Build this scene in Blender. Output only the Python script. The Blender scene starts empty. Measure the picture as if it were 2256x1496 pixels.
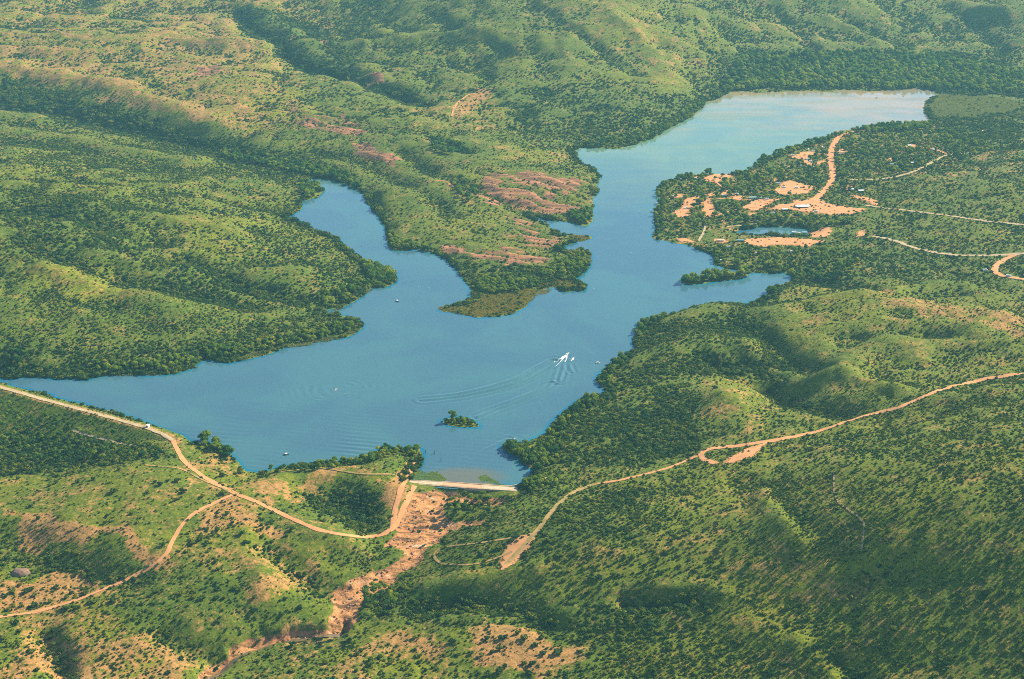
import bpy, bmesh, math, random
import numpy as np
from mathutils import Vector, Matrix
random.seed(7)
RNG = np.random.default_rng(11)
SC = bpy.context.scene
COL = SC.collection
# ------------------------------------------------------------------ camera geometry (photo pixels 2256 x 1496)
FPX, CX, CY, CAMH = 3100.0, 1128.0, 748.0, 850.0
PITCH = math.radians(21.4)
SP, CP = math.sin(PITCH), math.cos(PITCH)

def ray(u, v):
    x = (np.asarray(u, float) - CX) / FPX
    y = (CY - np.asarray(v, float)) / FPX
    return x, CP + y * SP, -SP + y * CP

def unproj(u, v, z=0.0):
    dx, dy, dz = ray(u, v)
    t = (np.asarray(z, float) - CAMH) / dz
    return dx * t, dy * t

def project(x, y, z):
    zz = np.asarray(z, float) - CAMH
    dep = y * CP - zz * SP
    up = y * SP + zz * CP
    return CX + FPX * x / dep, CY - FPX * up / dep, dep

# ------------------------------------------------------------------ noise
def _hash(ix, iy, seed):
    h = (ix.astype(np.int64) * 374761393 + iy.astype(np.int64) * 668265263 + seed * 1442695041) & 0xFFFFFFFF
    h = ((h ^ (h >> 13)) * 1274126177) & 0xFFFFFFFF
    return ((h ^ (h >> 16)) & 0xFFFFFF) / float(0xFFFFFF)

def vnoise(x, y, seed=0):
    ix = np.floor(x); iy = np.floor(y)
    fx = x - ix; fy = y - iy
    ux = fx * fx * fx * (fx * (fx * 6 - 15) + 10); uy = fy * fy * fy * (fy * (fy * 6 - 15) + 10)
    a = _hash(ix, iy, seed); b = _hash(ix + 1, iy, seed); c = _hash(ix, iy + 1, seed); d = _hash(ix + 1, iy + 1, seed)
    return (a + (b - a) * ux + (c - a) * uy + (a - b - c + d) * ux * uy) * 2 - 1

def fbm(x, y, wl, octv=4, seed=0, gain=0.5):
    s = np.zeros_like(x, dtype=float); a = 1.0; n = 0
    c, si = math.cos(0.6), math.sin(0.6)
    px, py = x / wl, y / wl
    for o in range(octv):
        s += a * vnoise(px, py, seed + o * 17); n += a; a *= gain
        px, py = (px * c - py * si) * 2.03 + 5.2, (px * si + py * c) * 2.03 + 1.3
    return s / n

def ridged(x, y, wl, octv=3, seed=0):
    s = np.zeros_like(x, dtype=float); a = 1.0; n = 0
    px, py = x / wl, y / wl
    for o in range(octv):
        s += a * (1 - 2 * np.abs(vnoise(px, py, seed + o * 31))); n += a; a *= 0.5
        px, py = px * 2.1 + 3.7, py * 2.1 + 9.1
    return s / n

def sstep(a, b, x):
    t = np.clip((x - a) / (b - a), 0, 1)
    return t * t * (3 - 2 * t)

def seg_dist(x, y, pts, closed=False):
    """unsigned distance to a polyline and parameter (arc length) of the nearest point"""
    P = np.asarray(pts, float)
    Q = np.roll(P, -1, 0) if closed else P[1:]
    P0 = P if closed else P[:-1]
    best = np.full(x.shape, 1e18); arc = np.zeros(x.shape); L = 0.0
    for (ax, ay), (bx, by) in zip(P0, Q):
        ex, ey = bx - ax, by - ay; l2 = ex * ex + ey * ey + 1e-9
        t = np.clip(((x - ax) * ex + (y - ay) * ey) / l2, 0, 1)
        d = (x - ax - t * ex) ** 2 + (y - ay - t * ey) ** 2
        m = d < best
        best = np.where(m, d, best); arc = np.where(m, L + t * math.sqrt(l2), arc)
        L += math.sqrt(l2)
    return np.sqrt(best), arc

def in_poly(x, y, pts):
    P = np.asarray(pts, float); c = np.zeros(x.shape, bool)
    j = len(P) - 1
    for i in range(len(P)):
        xi, yi = P[i]; xj, yj = P[j]
        cond = ((yi > y) != (yj > y))
        xs = (xj - xi) * (y - yi) / ((yj - yi) if yj != yi else 1e-9) + xi
        c ^= cond & (x < xs); j = i
    return c

# regular raster holding a field, sampled bilinearly
class Raster:
    def __init__(self, x0, x1, y0, y1, st):
        self.x0, self.y0, self.st = x0, y0, st
        self.nx = int((x1 - x0) / st) + 1; self.ny = int((y1 - y0) / st) + 1
        xs = x0 + np.arange(self.nx) * st; ys = y0 + np.arange(self.ny) * st
        self.X, self.Y = np.meshgrid(xs, ys)
        self.A = None
    def s(self, x, y, A=None):
        A = self.A if A is None else A
        gx = np.clip((np.asarray(x, float) - self.x0) / self.st, 0, self.nx - 1.001); gy = np.clip((np.asarray(y, float) - self.y0) / self.st, 0, self.ny - 1.001)
        ix = gx.astype(int); iy = gy.astype(int); fx = gx - ix; fy = gy - iy
        return (A[iy, ix] * (1 - fx) + A[iy, ix + 1] * fx) * (1 - fy) + (A[iy + 1, ix] * (1 - fx) + A[iy + 1, ix + 1] * fx) * fy

# ------------------------------------------------------------------ shoreline, traced on the water level
LAKE = [(-260,800),(-120,818),(20,836),(60,832),(130,834),(190,836),(215,829),(270,826),(300,826),(350,827),(390,822),(430,810),(440,795),(470,791),(490,799),(500,801),(540,794),(580,783),(620,769),(660,758),(720,751),(765,743),(795,727),(801,713),(775,700),(748,692),(722,692),(700,690),(722,685),(750,680),(780,665),(800,651),(806,641),(822,634),(850,633),(870,622),(873,602),(850,596),(828,592),(800,578),(778,558),(758,545),(748,528),(720,516),(670,496),(650,488),(632,480),(664,463),(666,444),(690,438),(702,436),(711,424),(706,412),(690,404),(676,398),(690,392),(740,397),(780,415),(800,431),(820,460),(840,482),(850,512),(858,548),(880,554),(920,549),(960,559),(990,576),(1002,590),(1012,604),(1030,627),(1041,648),(1040,662),(1010,670),(975,677),(968,684),(1010,692),(1050,699),(1090,698),(1130,691),(1160,676),(1170,656),(1192,638),(1220,633),(1240,643),(1285,641),(1291,629),(1272,617),(1240,613),(1262,610),(1276,612),(1290,597),(1303,577),(1300,560),(1280,549),(1258,556),(1243,552),(1240,546),(1252,540),(1277,531),(1302,525),(1300,519),(1256,517),(1236,519),(1222,508),(1212,497),(1190,486),(1164,474),(1222,487),(1266,492),(1289,499),(1306,487),(1303,473),(1309,452),(1303,439),(1319,425),(1314,410),(1324,389),(1309,369),(1289,362),(1276,352),(1266,334),(1282,325),(1356,329),(1400,319),(1441,305),(1474,282),(1496,272),(1526,255),(1547,238),(1552,224),(1573,220),(1607,205),(1614,200),(1641,201),(1671,205),(1739,201),(1782,200),(1833,203),(1860,197),(1917,201),(1968,198),(2022,194),(2052,200),(2069,208),(2045,222),(2035,237),(2038,252),(2059,265),(2052,272),(2008,273),(1951,275),(1900,282),(1854,288),(1830,297),(1808,308),(1779,318),(1752,326),(1708,338),(1688,347),(1673,356),(1660,372),(1630,384),(1588,384),(1557,384),(1540,385),(1520,386),(1480,397),(1457,404),(1446,418),(1442,426),(1456,440),(1450,450),(1444,464),(1441,478),(1444,492),(1450,503),(1436,517),(1442,527),(1470,533),(1509,539),(1543,551),(1568,563),(1573,575),(1574,585),(1598,591),(1644,597),(1658,601),(1698,604),(1725,600),(1735,604),(1748,618),(1735,626),(1700,640),(1690,655),(1668,662),(1620,672),(1560,678),(1500,690),(1450,702),(1412,712),(1400,735),(1394,755),(1405,768),(1380,778),(1362,792),(1345,805),(1322,822),(1314,836),(1320,850),(1335,860),(1342,866),(1328,872),(1290,874),(1268,884),(1250,900),(1228,920),(1208,945),(1190,962),(1166,974),(1142,978),(1121,981),(1108,983),(1104,988),(1121,996),(1144,1010),(1148,1022),(1164,1030),(1176,1039),(1160,1058),(1150,1067),(1128,1071),(1100,1068),(1000,1062),(905,1058),(914,1044),(926,1016),(931,1002),(927,990),(905,985),(870,990),(835,992),(815,1003),(800,1015),(760,1016),(700,1019),(650,1024),(612,1030),(590,1040),(566,1042),(540,1036),(519,1010),(496,985),(474,978),(440,975),(412,968),(392,955),(335,935),(250,908),(95,868),(45,854),(0,842),(-150,812),(-300,790)]
POND = [(1622,511),(1642,506),(1690,499),(1740,501),(1783,506),(1788,512),(1774,521),(1730,523),(1686,518),(1640,517)]
ISLE_A = [(971,931),(985,936),(1000,941),(1018,942),(1036,939),(1052,942),(1051,934),(1040,926),(1020,921),(995,920),(980,925)]
ISLE_B = [(1500,622),(1516,628),(1545,626),(1575,620),(1605,617),(1640,613),(1653,607),(1640,602),(1600,605),(1560,607),(1520,612)]
def P0(pts): return np.array([unproj(u, v, 0.0) for u, v in pts], float)
W_LAKE, W_POND, W_IA, W_IB = P0(LAKE), P0(POND), P0(ISLE_A), P0(ISLE_B)

LR = Raster(-1500, 1750, 1350, 4650, 5.0)
def _sd(X, Y, poly):
    d, _ = seg_dist(X, Y, poly, True)
    return np.where(in_poly(X, Y, poly), -d, d)
jx = fbm(LR.X, LR.Y, 26, 3, 3) * 4.5; jy = fbm(LR.X, LR.Y, 26, 3, 8) * 7
_X, _Y = LR.X + jx, LR.Y + jy
_l = _sd(_X, _Y, W_LAKE)
_l = np.minimum(_l, _sd(_X, _Y, W_POND))
_l = np.maximum(_l, -_sd(_X, _Y, W_IA)); _l = np.maximum(_l, -_sd(_X, _Y, W_IB))
LR.A = _l
def shore(x, y):
    """signed distance to the waterline: negative in the lake"""
    v = LR.s(x, y)
    out = (x < LR.x0) | (x > LR.x0 + (LR.nx - 1) * LR.st) | (y < LR.y0) | (y > LR.y0 + (LR.ny - 1) * LR.st)
    return np.where(out, 400.0, v)

# ------------------------------------------------------------------ height control points (photo u, v, metres above the lake)
CTRL = [(300,1040,14),(450,1100,13),(200,1120,9),(350,1180,4),(100,980,-17),(200,1000,-13),(0,1000,-19),(50,1060,-9),(0,930,-16),(400,975,8),(430,1005,9),
(0,1150,-8),(150,1180,-4),(100,1270,-20),(300,1300,-14),(0,1400,-26),(150,1450,-30),(300,1400,-22),(430,1480,-36),(500,1340,-14),(600,1230,-5),(650,1300,-13),(560,1150,5),
(700,1040,11),(620,1060,11),(780,1035,11),(860,1010,9),(780,1110,-9),(750,1178,-1),(850,1180,-4),(880,1100,4),(900,1060,6),(1000,1085,-6),(940,1180,-15),(880,1260,-22),(790,1320,-28),(750,1380,-34),(600,1400,-36),(460,1470,-40),
(1040,1140,-7),(1050,1200,-1),(1130,1205,6),(1000,1250,-9),(950,1320,-15),(850,1345,-30),(1100,1320,-6),(1200,1280,8),(1000,1420,-16),(1150,1420,-6),(1250,1480,-6),(850,1470,-26),(650,1460,-30),
(1300,1200,26),(1400,1120,32),(1500,1040,28),(1600,1100,46),(1800,1050,76),(2000,950,82),(2200,830,62),(2256,900,130),(2256,1100,154),(2000,1200,112),(2256,1300,114),(1800,1300,62),(1500,1250,36),(1400,1350,12),(1600,1450,22),(2000,1450,66),(2256,1496,80),(1300,1496,-2),(1300,1065,14),(1220,1060,7),(1250,1110,15),
(1600,862,44),(1530,900,24),(1450,950,14),(1250,990,6),(1400,900,11),(1330,930,6),(1300,1030,10),(1700,950,36),(1690,900,26),(1700,830,4),(1640,828,6),(1500,752,30),(1420,790,17),(1590,765,26),(1560,810,10),(1720,760,14),(1560,655,22),(1480,690,18),(1650,700,18),(1600,720,14),
(1850,700,34),(1760,650,16),(2000,655,44),(2150,700,42),(2000,790,44),(1880,820,40),(2200,790,56),(2256,650,46),(2256,720,56),(1800,790,36),(1800,900,38),(1950,870,58),
(1550,450,5),(1650,430,7),(1750,455,9),(1850,400,9),(1700,380,5),(1480,420,4),(1900,300,5),(2000,330,14),(2100,340,16),(2256,330,34),(2050,420,24),(2200,450,32),(1950,470,15),(1720,535,6),(1900,520,14),(2000,560,17),(2200,570,30),(1800,590,6),(1950,610,20),(2150,240,6),(2256,220,10),(1850,440,9),(1620,550,5),
(100,800,16),(20,780,24),(300,785,12),(450,740,14),(600,720,9),(200,650,46),(0,620,64),(400,640,32),(550,600,26),(700,620,13),(300,500,72),(100,480,84),(0,380,78),(500,480,42),(650,520,14),(750,560,8),(250,400,56),(450,400,30),(600,415,14),
(560,352,10),(400,300,20),(200,258,28),(0,220,38),(0,150,78),(200,195,66),(400,215,58),(600,280,40),(750,320,26),(830,420,20),(900,490,14),(1000,450,14),(1100,500,9),(1050,560,9),(1150,430,14),(1250,400,12),(950,380,22),(1200,340,12),(1100,300,26),(900,260,46),(700,200,60),(500,130,90),(300,120,95),(100,90,112),(0,0,150),(300,0,142),(550,0,130),(600,100,84),(720,160,62),(860,210,44),(1080,610,3),(1110,660,0.8),
(700,0,150),(850,60,112),(1000,0,190),(1250,0,206),(1200,100,112),(1350,150,72),(1400,240,26),(1500,190,30),(1600,100,72),(1700,0,150),(1850,0,150),(1850,90,50),(2000,50,72),(2100,0,120),(2256,0,132),(2200,100,40),(1700,175,4),(1900,170,4),(2100,172,6)]
WCTRL = [(-900,750,-30),(0,750,-20),(800,750,70),(-900,1300,0),(1000,1300,150),(1400,1800,120),(1900,2600,90),(2400,3600,60),(-1500,2400,110),(-1900,3300,140),(-2600,4600,220),(2900,5000,120),(-2400,6000,330),(0,6000,330),(2400,6000,300),(-4000,9500,420),(0,9500,520),(4000,9500,450),(0,7500,420)]
cx_, cy_, ch_ = [], [], []
for u, v, h in CTRL:
    a, b = unproj(u, v, h); cx_.append(a); cy_.append(b); ch_.append(h)
for a, b, h in WCTRL: cx_.append(a); cy_.append(b); ch_.append(h)
for k in range(0, len(W_LAKE), 2): cx_.append(W_LAKE[k][0]); cy_.append(W_LAKE[k][1]); ch_.append(1.0)
CXA, CYA, CHA = map(np.array, (cx_, cy_, ch_))
_S = 1000.0
def _tps(r2): return np.where(r2 > 1e-12, 0.5 * r2 * np.log(np.maximum(r2, 1e-12)), 0)
_n = len(CXA); _px, _py = CXA / _S, CYA / _S
_K = _tps((_px[:, None] - _px[None]) ** 2 + (_py[:, None] - _py[None]) ** 2) + np.eye(_n) * 2.5e-4
_M = np.zeros((_n + 3, _n + 3)); _M[:_n, :_n] = _K; _M[:_n, _n] = 1; _M[:_n, _n + 1] = _px; _M[:_n, _n + 2] = _py; _M[_n:, :_n] = _M[:_n, _n:].T
_w = np.linalg.solve(_M, np.concatenate([CHA, np.zeros(3)]))
TR = Raster(-5200, 5200, 500, 10200, 20.0)
_acc = np.full(TR.X.shape, _w[_n]) + _w[_n + 1] * TR.X / _S + _w[_n + 2] * TR.Y / _S
for k in range(_n):
    _acc += _w[k] * _tps((TR.X / _S - _px[k]) ** 2 + (TR.Y / _S - _py[k]) ** 2)
TR.A = np.clip(_acc, -60, 700)

# ridges (+) and gullies (-): traced lines, amplitude in metres, half width in metres
def pix_line(pts):
    out = []
    for u, v in pts:
        z = 0.0
        for _ in range(12):
            x, y = unproj(u, v, z); z = float(0.5 * z + 0.5 * TR.s(x, y))
        out.append((float(x), float(y)))
    return out
FOLDS = [([(520,30),(600,92),(640,122),(720,160),(800,186),(860,205),(930,226)],-16,40),([(540,10),(640,80),(760,150),(880,190)],7,50),
([(0,226),(130,236),(250,270),(370,302),(480,326),(600,362),(680,390)],-13,55),([(0,150),(120,166),(300,205),(400,245),(480,282)],11,55),([(0,292),(150,310),(300,340),(420,360)],8,45),
([(1640,800),(1690,832),(1740,862)],-13,28),([(1690,740),(1740,778),(1800,805)],-13,26),([(1540,770),(1580,795),(1610,815)],-7,16),([(1570,785),(1600,810)],-6,12),([(1640,765),(1690,735),(1750,700)],7,26),([(1800,790),(1850,765),(1900,735)],-7,24),
([(1690,690),(1800,665),(1960,640)],6,26),([(1740,610),(1850,625),(1960,650),(2100,640)],-7,28),([(1860,740),(1960,720),(2100,735)],-6,26),([(2020,780),(2100,740),(2200,700)],6,26),([(1700,860),(1760,890),(1850,905)],-8,26),([(1760,800),(1860,835),(1960,860)],6,24),
([(1170,0),(1230,50),(1290,92),(1400,160)],-8,26),([(1640,112),(1700,125),(1760,140)],-7,30),([(1880,40),(1930,72),(1990,100)],-14,34),([(1830,28),(1900,60),(1960,92)],9,34),([(1560,60),(1620,120),(1640,160)],6,34),([(1080,100),(1110,120),(1000,140)],-8,30),([(820,60),(870,80),(890,100)],7,30),([(1050,20),(1000,60),(900,100)],-7,36),([(1330,40),(1420,110),(1470,170)],6,34),([(940,20),(1020,90),(1060,170)],-6,34),
([(2060,0),(2160,60),(2200,110)],-8,34),([(1700,20),(1760,70),(1800,120)],-8,34),
([(1676,1085),(1715,1125),(1750,1175),(1764,1212)],9,17),([(1700,1090),(1740,1125),(1775,1170),(1780,1215)],-7,14),([(1620,1060),(1700,1080),(1800,1070)],-4,22),([(1830,1330),(1900,1300),(2000,1290)],-6,26),([(1640,1380),(1700,1420),(1780,1450)],5,22),([(1780,1440),(1830,1470),(1860,1496)],-8,15),([(1740,1425),(1800,1455),(1830,1496)],6,14),([(1400,1330),(1450,1338),(1510,1330)],-7,12),([(1480,1310),(1560,1310),(1620,1330)],4,14),
([(680,1065),(740,1085),(800,1110),(845,1150)],-8,32),([(680,1150),(740,1170),(800,1180)],3,22),([(600,1205),(660,1235),(720,1270)],-7,24),([(560,1180),(590,1240),(590,1300)],4,22),
([(940,1325),(1040,1322),(1140,1345),(1240,1372)],-7,20),([(960,1290),(1100,1275),(1200,1255)],5,20),([(1080,1355),(1180,1360),(1270,1362)],4,14),([(860,1180),(820,1210),(760,1215)],-4,18),
([(0,1190),(100,1230),(200,1270),(280,1280)],-3,26),([(0,1150),(120,1165),(250,1195),(330,1220)],2.5,30),([(100,1400),(120,1440),(140,1496)],-7,14),([(360,1410),(420,1440),(470,1440)],-5,18),
([(150,570),(260,610),(420,640),(560,670)],-7,34),([(0,560),(120,600),(240,640),(400,690)],6,34),([(60,460),(160,480),(260,500),(350,520)],-7,30),([(420,590),(520,600),(650,600)],5,30),([(400,560),(540,630),(680,660)],-6,26),([(250,470),(330,470),(480,500)],5,30),([(460,430),(540,450),(640,460)],-7,22),([(1000,470),(900,400),(790,350),(700,330)],-5,26),([(1160,460),(1060,420),(960,380),(880,330)],-6,22),([(960,300),(985,320),(1020,335)],-8,20)]
CHAN = [(985,1085),(975,1110),(960,1150),(925,1190),(895,1235),(850,1285),(800,1325),(765,1365),(745,1384),(690,1388),(640,1393),(590,1402),(545,1412),(505,1436),(475,1455),(452,1478),(430,1510)]
W_FOLD = [(pix_line(p), a, w) for p, a, w in FOLDS]
W_CHAN = pix_line(CHAN)
W_WEIR = [tuple(map(float, unproj(u, v, 0.0))) for u, v in [(925,1066),(1020,1072),(1120,1079)]]
DAMZ = 6.0
W_DAM = [tuple(map(float, unproj(u, v, DAMZ))) for u, v in [(-320,765),(-60,836),(0,853),(80,876),(240,919),(330,944),(372,960),(392,975),(400,990)]]
def dam_h(x, y):
    d, _ = seg_dist(x, y, W_DAM)
    bench = np.where((d > 30) & (d < 37), 1.2, 0)
    return DAMZ - np.maximum(0, d - 5.0) / 2.6 + bench * 0.4

# rock slabs of the peninsula and hills: polygons traced on the photo
ROCKS = [[(1040,375),(1120,378),(1230,390),(1320,395),(1320,425),(1300,490),(1230,482),(1160,462),(1090,430)],[(640,235),(720,240),(800,270),(820,290),(720,290),(650,270)],[(745,305),(800,315),(900,355),(920,375),(850,355),(780,335)],[(940,400),(1010,395),(1090,430),(1180,470),(1120,460),(1010,420)],[(1130,470),(1200,495),(1240,520),(1230,560),(1160,550),(1120,520)],[(940,530),(1060,540),(1180,580),(1120,585),(1000,565)],[(620,95),(660,95),(650,130),(620,130)],[(800,165),(845,170),(840,190),(800,185)],[(690,60),(760,130),(680,100)],[(420,140),(490,140),(480,170),(430,165)],
[(1060,540),(1140,548),(1190,560),(1230,575),(1180,580),(1120,570)]]
W_ROCK = [pix_line(p) for p in ROCKS]
_sa, _sb = pix_line([(1050,385),(1310,450)])
_sd_ = np.array(_sb) - np.array(_sa); _sd_ /= np.linalg.norm(_sd_)
STRN = np.array([-_sd_[1], _sd_[0]])          # across the strike of the slabs

def densify0(p): return p
def soft_poly(x, y, poly, f):
    P = np.asarray(poly); m = f * 2
    out = np.zeros(x.shape)
    bb = (x > P[:, 0].min() - m) & (x < P[:, 0].max() + m) & (y > P[:, 1].min() - m) & (y < P[:, 1].max() + m)
    if bb.any():
        xs, ys = x[bb], y[bb]
        d = _sd(xs, ys, poly); out[bb] = 1 - sstep(-f, f, d)
    return out

def rock_mask(x, y):
    xx = x + fbm(x, y, 40, 3, 77) * 22; yy = y + fbm(x, y, 40, 3, 78) * 30
    m = np.zeros(x.shape)
    for p in W_ROCK: m = np.maximum(m, soft_poly(xx, yy, p, 22))
    return m

CHPOLY = [[(905,1078),(1000,1084),(1112,1096),(1108,1112),(1060,1106),(1000,1102),(980,1112),(985,1135),(1000,1150),(1030,1152),(1075,1138),(1060,1152),(1015,1162),(975,1182),(945,1204),(928,1228),(908,1248),(884,1264),(872,1280),(852,1292),(832,1302),(800,1320),(787,1338),(782,1372),(762,1386),(737,1384),(722,1370),(730,1345),(736,1330),(725,1302),(745,1286),(790,1266),(832,1256),(868,1242),(890,1222),(888,1204),(868,1190),(852,1180),(872,1160),(890,1120)]]
GORGE = [(750,1380),(720,1386),(690,1389),(640,1394),(590,1403),(545,1414),(505,1437),(475,1457),(452,1480),(425,1512)]
W_CHP = [np.array(densify0(pix_line(p))) for p in CHPOLY]
W_GORGE = pix_line(GORGE)
def chan_mask(x, y):
    """distance outside the bare rock bed (negative inside) and distance to the narrow gorge below it"""
    c = np.full(x.shape, 200.0); g = np.full(x.shape, 200.0)
    bb = (x > -420) & (x < 120) & (y > 1000) & (y < 1800)
    if bb.any():
        xs = x[bb] + fbm(x[bb], y[bb], 20, 3, 5) * 7; ys = y[bb] + fbm(x[bb], y[bb], 20, 3, 6) * 10
        c[bb] = _sd(xs, ys, W_CHP[0])
        g[bb] = seg_dist(xs, ys, W_GORGE)[0]
    return c, g

def height(x, y):
    x = np.asarray(x, float); y = np.asarray(y, float)
    t = TR.s(x, y)
    rel = np.clip(np.abs(t) / 42.0, 0.12, 1.25)
    rel = np.where((y < 1750) & (x > -100), np.maximum(rel, 0.5), np.where(y < 1750, 0.38, rel))
    wx = x + fbm(x, y, 220, 3, 41) * 60; wy = y + fbm(x, y, 220, 3, 43) * 60
    cdist, cwid = chan_mask(x, y)
    wd, _ = seg_dist(x, y, W_WEIR)
    calmz = np.minimum(sstep(-5, 30, cdist), sstep(25, 75, wd))
    rel = rel * (0.06 + 0.94 * calmz)
    smooth_r = sstep(80, 260, x) * (1 - sstep(1560, 1760, y))      # the broad even hillside at the right
    rel = rel * (1 - 0.62 * smooth_r)
    h = t + rel * (ridged(wx, wy, 330, 3, 21) * 8.0 - ridged(wx * 0.6 + x * 0.4, wy * 0.6 + y * 0.4, 150, 3, 27) * 7.5 + fbm(x, y, 120, 3, 22) * 3.0)
    h = h - np.clip(rel, .15, 1) * ridged(wx * 0.3 + x * 0.7, wy * 0.3 + y * 0.7, 52, 3, 29) * 2.6
    far = sstep(3600, 4600, y)
    h = h + far * rel * ridged(wx, wy, 700, 3, 61) * 24
    for pts, a, w in W_FOLD:
        P = np.array(pts); m = w * 2.6
        bb = (x > P[:, 0].min() - m) & (x < P[:, 0].max() + m) & (y > P[:, 1].min() - m) & (y < P[:, 1].max() + m)
        if bb.any():
            d, _ = seg_dist(wx[bb] * 0.35 + x[bb] * 0.65, wy[bb] * 0.35 + y[bb] * 0.65, pts)
            h[bb] += 1.6 * a * np.exp(-(d / w) ** 2) * (1 - 0.5 * smooth_r[bb])
    # spillway channel: flat rough floor cut into the slope, gorge at its lower end
    cut = 1 - sstep(-9, 9, cdist)
    h = h - cut * 4.6 + cut * (fbm(x, y, 22, 3, 15) * 2.6 + np.abs(fbm(x, y, 10, 3, 16)) * 3.4)
    gc = 1 - sstep(5, 15, cwid)
    h = h - gc * 10.0 + gc * fbm(x, y, 9, 2, 17) * 1.2
    # tilted slabs
    rm = rock_mask(x, y)
    ph = (x * STRN[0] + y * STRN[1] + fbm(x, y, 90, 3, 33) * 40) / 36.0
    saw = ph - np.floor(ph)
    h = h + rm * (np.where(saw < 0.8, saw / 0.8, (1 - saw) / 0.2) - 0.5) * 6.5
    h = h + fbm(x, y, 34, 3, 23) * 0.9 * np.clip(rel, 0.3, 1)
    s = shore(x, y)
    k = sstep(2, 34, s)
    lowbank = 0.35 + 0.09 * np.maximum(s, 0)
    lowbank = np.where((wd < 30) & (y < 1720), 0.3, lowbank)
    land = np.maximum(h, 0.8) * k + lowbank * (1 - k)
    dry = sstep(25, 60, s)
    down = (y < 1985) & (s > 0)          # below the dam the ground may lie under the lake level
    kk = np.where(wd < 40, sstep(10, 24, s), sstep(4, 30, s))
    land2 = h * kk + lowbank * (1 - kk)
    land = np.where(down & (h < 0.8), land2, land)
    return np.where(s < 0, -0.35 + np.maximum(s, -60) * 0.09, land)

# ------------------------------------------------------------------ terrain sheet: rows and columns that widen with distance
Y0, YN, GR = 760.0, 9800.0, 0.0021
NR = int(math.log(YN / Y0) / GR) + 1
TMAX = 0.70; NC = int(2 * TMAX / 0.0021) + 1
_rows = Y0 * np.exp(np.arange(NR) * GR); _tan = np.linspace(-TMAX, TMAX, NC)
GY, GT = np.meshgrid(_rows, _tan, indexing='ij'); GX = GY * GT
GH = height(GX, GY)
def ground(x, y):
    """height of the terrain sheet at world x, y"""
    x = np.asarray(x, float); y = np.asarray(y, float)
    gi = np.clip(np.log(np.maximum(y, Y0) / Y0) / GR, 0, NR - 1.001); gj = np.clip((x / y + TMAX) / (2 * TMAX) * (NC - 1), 0, NC - 1.001)
    i = gi.astype(int); j = gj.astype(int); fi = gi - i; fj = gj - j
    return (GH[i, j] * (1 - fj) + GH[i, j + 1] * fj) * (1 - fi) + (GH[i + 1, j] * (1 - fj) + GH[i + 1, j + 1] * fj) * fi
def surf(x, y):
    x = np.asarray(x, float); y = np.asarray(y, float)
    g = ground(x, y)
    near = (y < 2250) & (x < -300)
    return np.where(near, np.maximum(g, dam_h(x, y)), g)

def skin(x, y):
    g = surf(x, y)
    return np.where(shore(x, y) < 0, np.maximum(g, 0.0), g)

def cast(u, v):
    """where the photo's line of sight through (u, v) first meets the ground"""
    u = np.atleast_1d(np.asarray(u, float)); v = np.atleast_1d(np.asarray(v, float))
    dx, dy, dz = ray(u, v)
    t = np.full(u.shape, 900.0); lo = t.copy(); done = np.zeros(u.shape, bool); st = 6.0
    for _ in range(1600):
        z = CAMH + dz * t; g = skin(dx * t, dy * t)
        hit = z <= g
        done |= hit
        if done.all(): break
        lo = np.where(done, lo, t); t = np.where(done, t, t + np.maximum(st, (z - g) * 0.5))
    hi = t.copy()
    for _ in range(18):
        m = (lo + hi) / 2; g = skin(dx * m, dy * m)
        b = (CAMH + dz * m) <= g
        hi = np.where(b, m, hi); lo = np.where(b, lo, m)
    return dx * hi, dy * hi
def castp(u, v):
    x, y = cast(u, v); return float(x[0]), float(y[0])
def cast_line(pts):
    x, y = cast([p[0] for p in pts], [p[1] for p in pts])
    return [(float(a), float(b)) for a, b in zip(x, y)]
HAZE=3.4e-5; EXPO=1.28
# ------------------------------------------------------------------ materials
def new_mat(name):
    m = bpy.data.materials.new(name); m.use_nodes = True
    nt = m.node_tree; nt.nodes.clear()
    out = nt.nodes.new('ShaderNodeOutputMaterial')
    return m, nt, out
class NB:
    """small helper to write node graphs"""
    def __init__(s, nt): s.nt = nt
    def n(s, t, **k):
        nd = s.nt.nodes.new(t)
        for a, b in k.items(): setattr(nd, a, b)
        return nd
    def l(s, a, b): s.nt.links.new(a, b)
    def put(s, sock, v):
        if hasattr(v, 'is_output') or isinstance(v, bpy.types.NodeSocket): s.l(v, sock)
        else: sock.default_value = v
    def math(s, op, a, b=0.0, c=None, clamp=False):
        nd = s.n('ShaderNodeMath', operation=op, use_clamp=clamp)
        s.put(nd.inputs[0], a); s.put(nd.inputs[1], b)
        if c is not None: s.put(nd.inputs[2], c)
        return nd.outputs[0]
    def mix(s, f, a, b, mode='MIX'):
        nd = s.n('ShaderNodeMix', data_type='RGBA', blend_type=mode)
        s.put(nd.inputs[0], f)
        s.put(nd.inputs[6], a if not isinstance(a, tuple) else (*a, 1)); s.put(nd.inputs[7], b if not isinstance(b, tuple) else (*b, 1))
        return nd.outputs[2]
    def noise(s, vec, scale, detail=3.0, rough=0.55, dist=0.0):
        nd = s.n('ShaderNodeTexNoise'); s.put(nd.inputs['Vector'], vec)
        nd.inputs['Scale'].default_value = scale; nd.inputs['Detail'].default_value = detail; nd.inputs['Roughness'].default_value = rough; nd.inputs['Distortion'].default_value = dist
        return nd.outputs['Fac']
    def ramp(s, f, a, b):
        nd = s.n('ShaderNodeMapRange', interpolation_type='SMOOTHSTEP'); s.put(nd.inputs[0], f)
        nd.inputs[1].default_value = a; nd.inputs[2].default_value = b
        return nd.outputs[0]
    def attr(s, name, kind='GEOMETRY'):
        nd = s.n('ShaderNodeAttribute', attribute_name=name, attribute_type=kind)
        return nd
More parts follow.
